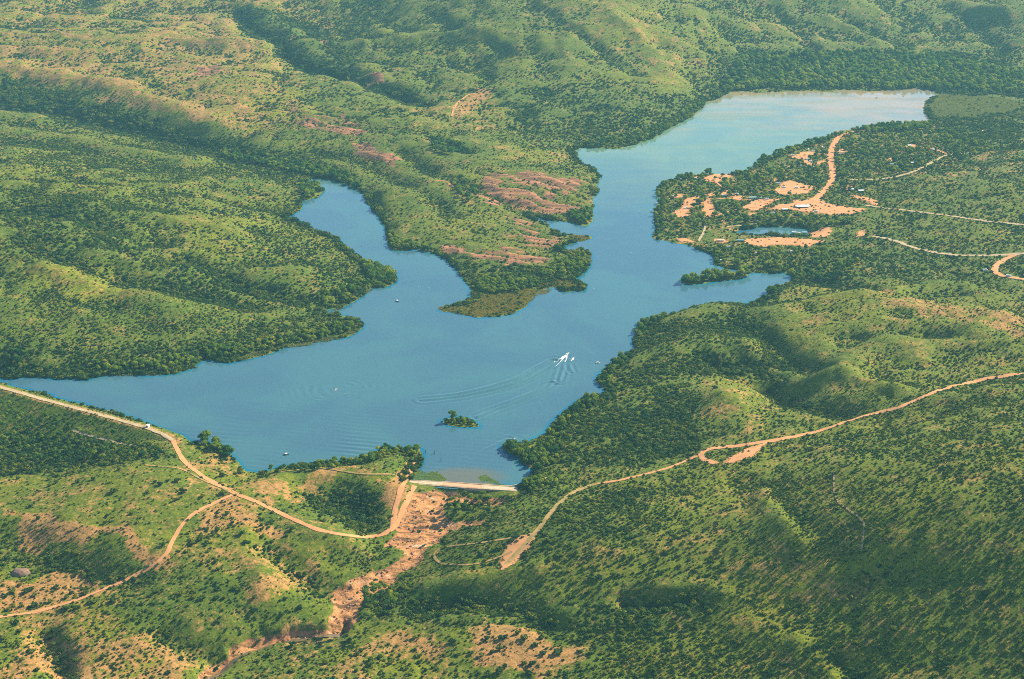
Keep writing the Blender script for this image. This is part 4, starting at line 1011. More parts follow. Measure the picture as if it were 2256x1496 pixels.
# ------------------------------------------------------------------ boats
def hull_mesh(L, W, H, mat, name, parent, flat=0.25):
    n = 12; V, F = [], []; sec = 5
    for i in range(n):
        t = i / (n - 1); x = -L / 2 + L * t; w = W / 2 * (0.92 if t < .1 else 1.0) * max(0.02, (1 - max(0, (t - .45) / .55) ** 2.2)); sh = H * (0.85 + .35 * t * t)
        for y, z in ((-w, sh), (-w * .82, 0.05 - .1), (0, -.28 + .25 * t ** 3), (w * .82, 0.05 - .1), (w, sh)): V.append((x, y, z))
    for i in range(n - 1):
        for j in range(sec - 1): a = i * sec + j; F.append((a, a + 1, a + sec + 1, a + sec))
    F.append((0, 1, 2, 3, 4))
    for i in range(n - 1):   # cockpit floor
        a, b, c, d = [Vector(V[k]) for k in (i * sec, i * sec + 4, (i + 1) * sec + 4, (i + 1) * sec)]
        o = len(V); drop = -.35 * H if 1 <= i < 8 else -.03
        for q in (a, b, c, d): V.append((q.x, q.y * .86, q.z + drop))
        F.append((o, o + 1, o + 2, o + 3)); F += [(i * sec, o, o + 3, (i + 1) * sec), (i * sec + 4, (i + 1) * sec + 4, o + 2, o + 1)]
    return MB().poly(V, F).build(name, mat, parent)
def speedboat(label, loc, rz, hullmat='white', L=7.0, awning=None, dark=False):
    t = thing('motorboat', label, 'boat', loc, rz)
    hull_mesh(L, L * .36, .85, M[hullmat], 'hull', t)
    MB().poly([(.9, -.95, .95), (1.5, -.55, .95), (1.5, .55, .95), (.9, .95, .95), (.6, -.9, 1.55), (1.0, -.5, 1.6), (1.0, .5, 1.6), (.6, .9, 1.55)], [(0, 1, 5, 4), (1, 2, 6, 5), (2, 3, 7, 6)]).build('windscreen', M['glass'], t)
    for y in (-.5, .5): MB().box((-.2, y, .75), (.6, .6, .5), bevel=.08).box((-.5, y, 1.1), (.16, .6, .7), bevel=.05).build('seat', M['seatfab'], t)
    MB().box((-L / 2 - .1, 0, .95), (.55, .5, .7), bevel=.1).box((-L / 2 - .15, 0, .2), (.25, .18, 1.0)).build('outboard_motor', M['dark'], t)
    if awning:
        a = MB(); a.box((-.3, 0, 2.35), (L * .48, L * .33, .12), bevel=.04); a = a.build('awning', M[awning], t)
        for x in (-1.6, 1.0):
            for y in (-1.0, 1.0): MB().cyl((x, y, .7), (x, y, 2.3), .05, seg=6).build('post', M['silver'], t)
    return t
spd = speedboat('white speedboat racing at the head of the long white foam trail', on_water(1251, 779), heading(1225,797,1252,778), 'white', 8.0)
jet = thing('jet_ski', 'jet ski throwing up a small white splash just behind the speedboat', 'jet ski', on_water(1262, 788), heading(1255,800,1264,786))
hull_mesh(3.4, 1.3, .6, M['white'], 'hull', jet); MB().box((-.5, 0, .75), (1.5, .5, .4), bevel=.1).build('seat', M['dark'], jet); MB().cyl((.5, -.45, 1.05), (.5, .45, 1.05), .05).cyl((.5, 0, .5), (.5, 0, 1.05), .08).build('handlebar', M['dark'], jet)
speedboat('small fishing boat with a tan awning drifting off the wooded right bank', on_water(1317, 800), 0.4, 'white', 6.4, 'tan')
speedboat('dark hulled boat with a white awning in the mouth of the left cove', on_water(875, 664), 2.2, 'dark', 8.5, 'white')
speedboat('pale bass boat off the low wooded point near the weir', on_water(1131, 967), 3.3, 'silver', 7.0)
speedboat('dark boat with pale deck moored off the headland left of the weir', on_water(631, 1002), 0.1, 'dark', 7.0, 'white')
speedboat('small cream boat at the centre of the spreading ripple rings', on_water(741, 857), 2.6, 'cream', 6.2)
speedboat('dark boat alone on the pale silty far end of the lake', on_water(1931, 216), 0.2, 'dark', 9.0, 'bluegrey')
speedboat('tiny dark boat close to the sandy far shore', on_water(1633, 209), 0.8, 'dark', 6.0)
speedboat('tiny grey boat near the far shore, right of the dark one', on_water(1990, 213), 0.8, 'bluegrey', 6.0)
speedboat('white boat pulled in under the trees of the campground shore', on_water(1447, 447), 2.9, 'white', 7.0)
speedboat('white boat with a red deck moored by the campground trees', on_water(1441, 490), 1.4, 'red', 7.0, 'white')
for k, (u, v) in enumerate([(922,631),(945,635),(1390,557),(1308,636),(797,543),(841,533)]):
    nm = ['pale round buoy off the left bank, nearer the cove mouth', 'pale round buoy off the left bank, farther from the cove mouth', 'pale buoy in mid water between the campground and the rocky peninsula', 'pale buoy off the brown reed spit tip', 'dark buoy close to the left shore of the cove', 'dark buoy close to the peninsula shore of the cove'][k]
    bo = thing('buoy', nm, 'buoy', on_water(u, v), 0, 'mooring buoys on the lake')
    MB().cyl((0, 0, -.3), (0, 0, .5), .8, .8, 12).cyl((0, 0, .5), (0, 0, .9), .8, .3, 12).build('float', M['dark' if k > 3 else 'white'], bo)
    MB().cyl((0, 0, .85), (0, 0, 1.8), .12, .1, 8).build('mast', M['dark' if k > 3 else 'white'], bo)
# foam trails: churned water, heaped a little above the surface
def foam(name, label, pts, w0, w1, seed):
    P = densify(P0(pts), 0.9); n = len(P); T = np.gradient(P, axis=0); T /= np.linalg.norm(T, axis=1)[:, None]; N = np.stack([-T[:, 1], T[:, 0]], 1); t = np.linspace(0, 1, n)
    rs = np.linspace(-1, 1, 9); V = []
    for r in rs:
        w = (w0 + (w1 - w0) * t) * (1 + .5 * fbm(P[:, 0] + r * 9, P[:, 1], 4, 3, seed))
        X, Y = P[:, 0] + N[:, 0] * r * w, P[:, 1] + N[:, 1] * r * w
        V.append(np.stack([X, Y, water_z(X, Y) + (.22 + .35 * fbm(X, Y, 2.2, 3, seed)) * (1 - .9 * abs(r)) * (1.3 - t) - .05], 1))
    V = np.stack(V, 1); keep = fbm(V[:, :, 0], V[:, :, 1], 3.0, 3, seed + 3) > (-0.75 + .75 * np.abs(rs)[None] * (0.5 + t[:, None])) - .02
    F = grid_faces(n, 9); F = F[keep.reshape(-1)[F].sum(1) >= 3]; used, inv = np.unique(F, return_inverse=True)
    tag(link(name, mesh_np(name, V.reshape(-1, 3)[used], inv.reshape(F.shape), M['foam'])), label, kind='stuff')
foam('wake_foam', 'white foam trail behind the speedboat', [(1249,781),(1240,787),(1232,792),(1221,798)], 2.6, 1.3, 31)
foam('wake_foam', 'thin white foam line curving off the speedboat', [(1248,783),(1240,791),(1233,799),(1224,808)], 1.2, 0.6, 37)
foam('wake_foam', 'white foam behind the jet ski', [(1262,788),(1261,792),(1257,796)], 2.4, 1.2, 41)
foam('wake_foam', 'short foam streak between the two fast boats', [(1248,784),(1248,790),(1245,797)], 1.8, 1.0, 43)
foam('wake_foam', 'faint foam under the fishing boat', [(741,858),(737,860)], 1.4, .8, 47)

# ------------------------------------------------------------------ marina
d0 = on_water(1745, 511)
dk = thing('marina_dock', 'long white floating dock on the marina pond with angled slips at its bank end', 'dock', d0, heading(1745,511,1783,514.5))
MB().box((9, 0, .45), (19, 3.2, .5), bevel=.05).build('walkway', M['white'], dk); MB().box((27, .8, .45), (17, 3.0, .5), bevel=.05).build('walkway', M['bluegrey'], dk)
MB().box((25, 1, 3.0), (11, 4.5, .25), bevel=.05).build('canopy_roof', M['bluegrey'], dk)
for x in (20.5, 29.5):
    for y in (-.6, 2.6): MB().cyl((x, y, .5), (x, y, 2.9), .1, seg=6).build('canopy_post', M['silver'], dk)
for k, x in enumerate((37, 42, 47)): MB().box((x, -3.5 + k * .8, .4), (1.6, 13, .5), 0.5).build('slip_finger', M['bluegrey'], dk)
pp = on_water(1690, 493)
pn = thing('fishing_pier', 'short cream fishing pier on the far bank of the marina pond', 'pier', pp, 0.05)
MB().box((0, 0, .6), (15, 4.5, .4), bevel=.05).build('deck', M['cream'], pn); [MB().box((0, q, 1.3), (15, .12, .9)).build('railing', M['white'], pn) for q in (-2.1, 2.1)]
for x in (-6.5, 0, 6.5):
    for y in (-1.9, 1.9): MB().cyl((x, y, -1), (x, y, .5), .18, seg=6).build('piling', M['wood'], pn)
for u, v, h, mt, lb in [(1777,510,0.6,'dark','dark boat tied up at the far side of the angled marina slips'),(1789,513,1.0,'blue','blue boat tied up at the marina slips next to the dirt ramp'),(1781,517,0.3,'white','white boat tied up at the near side of the angled marina slips')]:
    speedboat(lb, on_water(u, v), h, mt, 7.5, 'dark' if mt != 'dark' else None)

# ------------------------------------------------------------------ buildings
def house(name, label, u, v, L, W, H, rz, wall, roof, rise=1.3, kind='building', porch=False):
    p = at(u, v); t = thing(name, label, kind, (p[0], p[1], p[2] - .2), rz)
    b = MB(); b.box((0, 0, H / 2), (L, W, H)); 
    b.poly([(-L / 2, -W / 2, H), (-L / 2, W / 2, H), (-L / 2, 0, H + rise), (L / 2, -W / 2, H), (L / 2, W / 2, H), (L / 2, 0, H + rise)], [(0, 1, 2), (3, 5, 4)])
    b.build('wall', M[wall], t)
    MB().gable(L, W, H + .12, H + rise + .12, .7).build('roof', M[roof], t)
    n = max(1, int(L / 4.5))
    for k in range(n):
        x = -L / 2 + L * (k + .5) / n
        if k == n // 2: MB().box((x, -W / 2 - .02, 1.1), (1.2, .14, 2.2)).build('door', M['dark'], t)
        else: MB().box((x, -W / 2 - .02, 1.6), (1.5, .14, 1.1)).build('window', M['glass'], t)
    if porch:
        MB().box((0, -W / 2 - 2.0, H - .2), (L * .9, 4.0, .2)).build('porch_roof', M[roof], t)
        for k in range(5): MB().cyl((-L * .42 + L * .84 * k / 4, -W / 2 - 3.8, 0), (-L * .42 + L * .84 * k / 4, -W / 2 - 3.8, H - .3), .12, seg=6).build('porch_post', M['wood'], t)
    return t
house('store_building', 'long white roofed building standing alone in the big dirt lot by the road junction', 1767, 456, 30, 10, 3.6, .12, 'tan', 'white', 1.6, porch=True)
house('campground_building', 'long building with a grey green roof beside the dirt loop left of the big lot', 1664, 437, 27, 8, 3.2, -.05, 'cream', 'greengrey', 1.4)
house('ranger_house', 'long low house with a blue grey roof inside the bend of the pale road', 1973, 364, 26, 9, 3.4, -.12, 'bluegrey', 'bluegrey', 1.6)
house('white_shed', 'small white shed to the right of the blue grey roofed house', 2011, 360, 9, 6, 3.2, .1, 'white', 'white', 1.0)
house('white_cottage', 'white cottage at the upper left end of the pale road loop', 2003, 322, 9, 6, 3.2, .3, 'cream', 'white', 1.2)
house('white_cottage', 'white cottage between the upper loop road and its clearing, second from its left end', 2025, 328, 8, 6, 3.0, .2, 'white', 'white', 1.2)
house('white_cottage', 'white cottage beside the pale road close to the road fork', 2059, 331, 10, 6, 3.2, -.2, 'white', 'white', 1.2)
house('white_cottage', 'small white cottage just beyond the end of the pale road', 2135, 340, 8, 6, 3.2, .1, 'white', 'white', 1.2)
house('hill_cabin', 'cream roofed cabin high on the far right hillside, left one of the pair', 2167, 290, 9, 6, 3.2, .1, 'cream', 'cream', 1.2)
house('hill_cabin', 'cream roofed cabin high on the far right hillside, right one of the pair', 2177, 290, 9, 6, 3.2, -.1, 'cream', 'tan', 1.2)
house('lake_cabin', 'white cabin among the trees on the far campground shore near the silty water', 1908, 286, 9, 7, 3.6, .4, 'cream', 'white', 1.3)
house('cabin', 'white roofed cabin right of the campground road with a small clearing above it', 1874, 419, 12, 7, 3.4, 0, 'dark', 'white', 1.3)  # near-black walls stand in for the shade below the white roof
house('cabin', 'white roofed cabin right of the campground road, next to the tall dark trunks', 1896, 422, 11, 7, 3.4, .1, 'dark', 'white', 1.3)  # wall colour darkened to imitate shade beneath the roof
house('restroom', 'small dark walled restroom at the left edge of the big dirt lot', 1729, 463, 11, 6, 3.2, .1, 'dark', 'white', 1.0)
house('shelter', 'pale roofed picnic shelter left of the lower dirt clearing', 1588, 531, 13, 7, 3.0, -.1, 'tan', 'cream', 1.0)
house('shelter', 'small grey roofed shelter at the left end of the lower dirt clearing', 1631, 531, 12, 6, 3.0, -.1, 'bluegrey', 'bluegrey', 1.0)
house('shelter', 'pale roofed shelter in the trees below the lower dirt clearing, right of centre', 1741, 556, 9, 6, 3.0, .1, 'cream', 'white', 1.0)
house('shelter', 'reddish roofed shelter in the trees below the lower dirt clearing', 1668, 559, 10, 6, 3.0, .1, 'red', 'pink', 1.0)
p = at(1879, 384); tw = thing('stone_tower', 'slim pinkish tower rising out of the trees right of the campground road', 'tower', (p[0], p[1], p[2] - .5))
MB().cyl((0, 0, 0), (0, 0, 11), 2.2, 1.7, 14).build('shaft', M['pink'], tw); MB().cyl((0, 0, 11), (0, 0, 12.6), 2.3, 2.3, 14).build('tank', M['pink'], tw); MB().cyl((0, 0, 12.6), (0, 0, 13.8), 2.5, .2, 14).build('roof', M['brownroof'], tw)
p = at(1852, 337); ar = thing('vault_shelter', 'tan arched shelter in a clearing right of the campground road', 'shelter', (p[0], p[1], p[2] - .2), .2)
V, F = [], []
for i in range(2):
    for rr in (5.5, 5.2):
        for k in range(13): a = math.pi * k / 12; V.append(((-6, 6)[i], rr * math.cos(a), rr * .75 * math.sin(a)))
for k in range(12): F += [(k, k + 1, 27 + k, 26 + k), (13 + k, 39 + k, 40 + k, 14 + k), (k, 13 + k, 14 + k, k + 1), (26 + k, 27 + k, 40 + k, 39 + k)]
MB().poly(V, F).build('arched_roof', M['tan'], ar); MB().box((5.6, 0, 1.9), (.25, 7.5, 3.6)).build('end_wall', M['cream'], ar)

# ------------------------------------------------------------------ vehicles
def make_rv():
    t = thing('camper_van', 'x', 'camper', (0, 0, 0))
    b = MB(); b.box((-.6, 0, 1.95), (7.0, 2.5, 2.7), bevel=.18).build('body', M['white'], t)
    MB().box((3.5, 0, 1.35), (1.7, 2.2, 1.5), taper=.8, bevel=.15).build('cab', M['white'], t)
    MB().box((-.6, 0, 3.42), (1.2, .9, .3), bevel=.06).build('roof_vent', M['silver'], t)
    MB().box((3.75, 0, 1.75), (.9, 1.95, .62), taper=.7).build('windscreen', M['glass'], t)
    for x in (-2.6, .4): MB().box((x, -1.22, 2.3), (1.4, .1, .7)).build('window', M['glass'], t)
    MB().box((-1.1, -1.22, 1.6), (.75, .1, 1.9)).build('door', M['silver'], t)
    for x in (-2.6, 2.9):
        for y in (-1.05, 1.05): MB().cyl((x, y - .15, .42), (x, y + .15, .42), .42, seg=14).build('wheel', M['tyre'], t)
    return t
def make_car():
    t = thing('parked_car', 'x', 'car', (0, 0, 0))
    MB().box((0, 0, .72), (4.6, 1.85, .72), bevel=.2).build('body', M['silver'], t)
    MB().box((-.2, 0, 1.32), (2.7, 1.66, .62), taper=.78, bevel=.1).build('cabin', M['glass'], t)
    MB().box((-.2, 0, 1.65), (1.9, 1.3, .06)).build('roof', M['silver'], t)
    for x in (-1.45, 1.45):
        for y in (-.82, .82): MB().cyl((x, y - .12, .34), (x, y + .12, .34), .34, seg=14).build('wheel', M['tyre'], t)
    return t
rv0, car0 = make_rv(), make_car()
RVS = [(1747,344,.1,'white camper at the left end of the upper campground clearing'),(1781,331,1.2,'white camper standing tall between trees at the top of the upper clearing'),(1812,326,1.4,'white camper tucked under trees left of the broad campground road'),(1792,334,.3,'white camper at the right end of the upper campground clearing'),(1780,352,.5,'white camper in the row below the upper clearing, upper of the two parallel ones'),(1786,357,.5,'white camper in the row below the upper clearing, lower of the two parallel ones'),(1763,367,.4,'white camper by itself under trees below the upper clearing, left one'),(1789,369,-.1,'broad white camper at the lowest pitch of the upper clearing'),(1727,367,.2,'white camper hidden in trees left of the upper campground pitches'),
(1502,396,.0,'white camper left of the sandy shore clearing, in the tree shade'),(1532,395,-.1,'white camper parked at the left edge of the sandy shore clearing'),(1715,405,.1,'white camper at the top left of the double dirt clearing'),(1755,415,.0,'white camper in the middle of the double dirt clearing'),(1727,414,.1,'white camper at the left of the double dirt clearing, in front of a tree'),(1486,434,-.1,'white camper at the small shoreside clearing, left one'),(1508,436,-.1,'white camper at the small shoreside clearing, right one'),(1623,429,0,'white camper in the trees left of the grey green roofed building'),(1595,432,0,'white camper in the trees near the curved loop road'),(1511,460,.6,'white camper beside the curved loop road on the shore side'),(1605,546,.1,'white camper in the trees below the picnic shelter'),(1719,557,.1,'white camper in the trees below the lower dirt clearing'),(1591,576,.1,'white camper in the shore trees opposite the wooded island'),(1702,471,.1,'white camper at the lower left edge of the big dirt lot'),(1798,468,.3,'white camper at the lower edge of the big dirt lot'),(2170,597,.2,'white camper parked at the right road bend'),(2222,610,-.3,'white camper parked on the lower arm of the right road bend'),(1690,440,.2,'white camper at the corner of the dirt loop left of the big lot')]
for k, (u, v, a, lb) in enumerate(RVS):
    p = at(u, v, .05)
    if k == 0: rv0.location = p; rv0.rotation_euler = (0, 0, a); rv0['label'] = lb; rv0['group'] = 'campers parked in the campground'; rv0.scale = (1.15,) * 3
    else: dup(rv0, p, a, lb, 'campers parked in the campground', 1.15)
CARS = [(1811,449,.2,'white','white car at the upper edge of the big dirt lot'),(1793,458,.9,'dark','dark car in the big dirt lot, nearer the white roofed building'),(1808,460,.9,'dark','dark car in the big dirt lot, farther from the white roofed building'),(1777,467,.0,'dark','dark car at the lower edge of the big dirt lot, below the white roofed building'),(1787,467,.1,'red','red car at the lower edge of the big dirt lot'),(1710,465,.1,'blue','blue car at the left tip of the big dirt lot'),(1695,528,.0,'silver','silver car at the left of the lower dirt clearing'),(1712,533,.2,'dark','dark car in the middle of the lower dirt clearing'),(1560,397,.3,'dark','dark car on the sandy shore clearing'),(1590,390,.1,'silver','silver car on the sandy shore clearing'),(1500,468,1.0,'red','red car by the curved loop road on the shore side'),(1514,452,1.2,'blue','blue car near the top of the curved loop road'),(1562,448,1.3,'white','white car on the right arm of the loop road, upper one'),(1564,462,1.2,'dark','dark car on the right arm of the loop road, lower one'),(1676,446,.4,'red','red car on the dirt loop left of the big lot, left one'),(1686,442,.4,'silver','silver car on the dirt loop left of the big lot, right one'),(1742,421,.1,'blue','blue car at the lower left of the double dirt clearing'),(1774,418,.6,'dark','dark car under the tree in the double dirt clearing'),(1838,349,1.3,'dark','dark car on the right edge of the broad campground road'),(1826,372,1.4,'dark','dark car on the left edge of the broad campground road'),(1783,513.5,.3,'red','red truck on the dirt boat ramp beside the marina slips'),(2188,600,.5,'dark','dark car parked at the right road bend'),(1979,367,.2,'white','white car in front of the blue grey roofed house'),(2023,361,.3,'tan','tan car next to the small white shed')]
CARK = {}
for k, (u, v, a, col, lb) in enumerate(CARS):
    p = at(u, v, .05)
    if k == 0: t = car0; t.location = p; t.rotation_euler = (0, 0, a); t['label'] = lb; t['group'] = 'cars parked around the campground'; t.scale = (1.1,) * 3
    else:
        t = dup(car0, p, a, lb, 'cars parked around the campground', 1.1)
    for ch in t.children:
        nm = ch.name.split('.')[0]
        if nm in ('body', 'roof'):
            key = (nm, col)
            if key not in CARK:
                CARK[key] = ch.data.copy(); CARK[key].materials[0] = M[col]
            ch.data = CARK[key]

# ------------------------------------------------------------------ dead trees in the shallows, rock dome, rubble
SNAGS = [(937,997,5,'dead snag standing in the shallows right against the dirt road point'),(957,1001,6,'forked dead snag in open shallows off the weir, between two others'),(972,1016,6,'dead snag in the shallows nearest the weir'),(1051,921,5,'pale dead snag at the right tip of the small islet, by the wave lines'),(1051,940,4,'dark dead snag lying low at the right tip of the small islet')]
for k, (u, v, h, lb) in enumerate(SNAGS):
    p = on_water(u, v); t = thing('dead_tree', lb, 'dead tree', (p[0], p[1], -.5), k * 1.3, 'dead snags in the lake')
    V, F = tube([(0, 0, 0), (.3, .1, h * .4), (.2, .3, h * .75), (.6, .2, h)], [.45, .36, .24, .06], 7); link('trunk', mesh_np('trunk', V, F, M['snag']), t)
    for j in range(4):
        a = j * 1.7 + k; z0 = h * (.35 + .14 * j); V, F = tube([(.2, .2, z0), (.2 + 1.0 * math.cos(a), .2 + 1.0 * math.sin(a), z0 + .7), (.2 + 2.0 * math.cos(a), .2 + 2.0 * math.sin(a), z0 + 1.0)], [.2, .13, .04], 5); link('branch', mesh_np('branch', V, F, M['snag']), t)
p = at(45, 1262); V, F = lobe(np.random.default_rng(3), (0, 0, -1), (11, 9, 6), ico(4), .04)
V[:, 2] += fbm(V[:, 0], V[:, 1], 7, 3, 9) * 1.3
M['domerock'] = mat_noise('dome_rock', (0.26, 0.16, 0.11), (0.16, 0.11, 0.08), 1 / 3, bump=0.6)
o = link('rock_dome', mesh_np('rock_dome', V, F, M['domerock']), None, p); tag(o, 'rounded bare rock dome rising from the scrub at the left edge', 'rock')
def rock_form(k):
    rng = np.random.default_rng(700 + k); V, F = lobe(rng, (0, 0, .25), (1, .8, .65), ICO2, .16); return mesh_np('rubble', V, F, M['rock'], False)
C_ROCK = stock('rock_forms', [rock_form(k) for k in range(5)])
x, y = RNG.uniform(-260, 60, 60000), RNG.uniform(1180, 1760, 60000)
c = grid_s(CH, x, y); s = shore(x, y); rd = grid_s(RD, x, y)
ok = (RNG.random(len(x)) < c * .10) & (s > 2) & (rd > .5); x, y = x[ok], y[ok]
r = .4 + 1.6 * RNG.random(len(x)) ** 3
scatter('channel_rubble', 'loose boulders and rubble strewn over the bare rock channel below the weir', x, y, ground(x, y), r, r * .8, C_ROCK, 5, RNG.random(len(x)))
x, y = wedge(5.0, 1900, 5000, .42); rk = grid_s(ROCK, x, y); ok = (RNG.random(len(x)) < rk * .12) & (shore(x, y) > 3) & (grid_s(CH, x, y) < .1); x, y = x[ok], y[ok]; r = .7 + 2.2 * RNG.random(len(x)) ** 2
scatter('outcrop_boulders', 'weathered boulders along the pink rock ledges of the peninsula', x, y, ground(x, y), r, r * .7, C_ROCK, 5, RNG.random(len(x)))

# ------------------------------------------------------------------ reeds and water weeds
def tuft_form(k, mat):
    rng = np.random.default_rng(800 + k); V, F = [], []
    for i in range(26):
        a = rng.uniform(0, 6.28); d = rng.uniform(0, .9); x, y = d * math.cos(a), d * math.sin(a); w = rng.uniform(.10, .22); h = rng.uniform(.7, 1.25); b = rng.uniform(0, 6.28); o = len(V)
        lx, ly = rng.uniform(-.75, .75, 2)
        V += [(x - w * math.cos(b), y - w * math.sin(b), 0), (x + w * math.cos(b), y + w * math.sin(b), 0), (x + lx, y + ly, h)]; F.append((o, o + 1, o + 2))
    return mesh_np('reed_tuft', np.array(V), np.array(F), M[mat], False)
def bed(name, label, polys, mat, st, h, water=False, base=None):
    X, Y = [], []
    for p in polys:
        P = P0(p) if water else np.array(cast_line(p)); xs = np.arange(P[:, 0].min() - 4, P[:, 0].max() + 4, st); ys = np.arange(P[:, 1].min() - 4, P[:, 1].max() + 4, st)
        x, y = np.meshgrid(xs, ys); x = x.ravel() + RNG.uniform(-.5, .5, x.size) * st; y = y.ravel() + RNG.uniform(-.5, .5, y.size) * st
        ins = in_poly(x + fbm(x, y, 16, 3, 44) * 6, y + fbm(x, y, 16, 3, 45) * 10, P); X.append(x[ins]); Y.append(y[ins])
    x, y = np.concatenate(X), np.concatenate(Y); r = h * RNG.uniform(.7, 1.3, len(x)) * (1 + .35 * fbm(x, y, 20, 3, 46))
    z = np.maximum(ground(x, y), 0) if not water else 0 * x
    scatter(name, label, x, y, z - .05, np.full(len(x), st * .75), r, stock(name + '_forms', [tuft_form(k, mat) for k in range(4)]), 4, np.clip(.5 + .6 * fbm(x, y, 35, 3, 47) + RNG.uniform(-.2, .2, len(x)), 0, .99))
bed('reed_bed', 'brown and olive reed beds ringing the tip of the rocky peninsula', [[(968,684),(975,677),(1010,669),(1040,662),(1042,648),(1090,652),(1150,640),(1192,638),(1170,656),(1160,676),(1130,690),(1090,697),(1050,698),(1010,691)],[(1180,625),(1240,612),(1272,617),(1291,629),(1285,640),(1240,642),(1215,631),(1190,637)],[(1256,518),(1300,519),(1302,525),(1277,531),(1250,538)],[(1258,556),(1280,549),(1300,560),(1303,577),(1292,572),(1284,560),(1262,562)],[(1225,640),(1180,650),(1150,680),(1165,670),(1190,640)]], 'reed', 2.3, 1.2)
bed('shore_reeds', 'dark green reed fringe along the left bank of the lake', [[(215,829),(270,826),(350,827),(430,810),(440,795),(425,800),(380,818),(300,820),(215,822)],[(490,799),(540,794),(620,769),(720,751),(765,743),(795,727),(801,713),(785,716),(750,740),(620,760),(540,785),(490,793)],[(800,651),(822,634),(806,640),(780,660),(722,688),(750,681)]], 'sedge', 1.9, 1.8)
bed('delta_reeds', 'grey green reed flat at the silty far end of the lake', [[(2040,222),(2069,208),(2120,206),(2200,214),(2256,226),(2256,262),(2150,262),(2062,266),(2038,252),(2034,237)]], 'sedge', 3.2, 1.2)
bed('water_weeds', 'bright green water weeds growing in the shallows against the weir', [[(908,1040),(935,1037),(965,1041),(980,1052),(972,1061),(905,1057)],[(1056,1048),(1066,1045),(1078,1056),(1095,1063),(1110,1068),(1060,1064)],[(1130,1072),(1140,1080),(1128,1092),(1112,1096)]], 'weed', 1.3, .5, True)

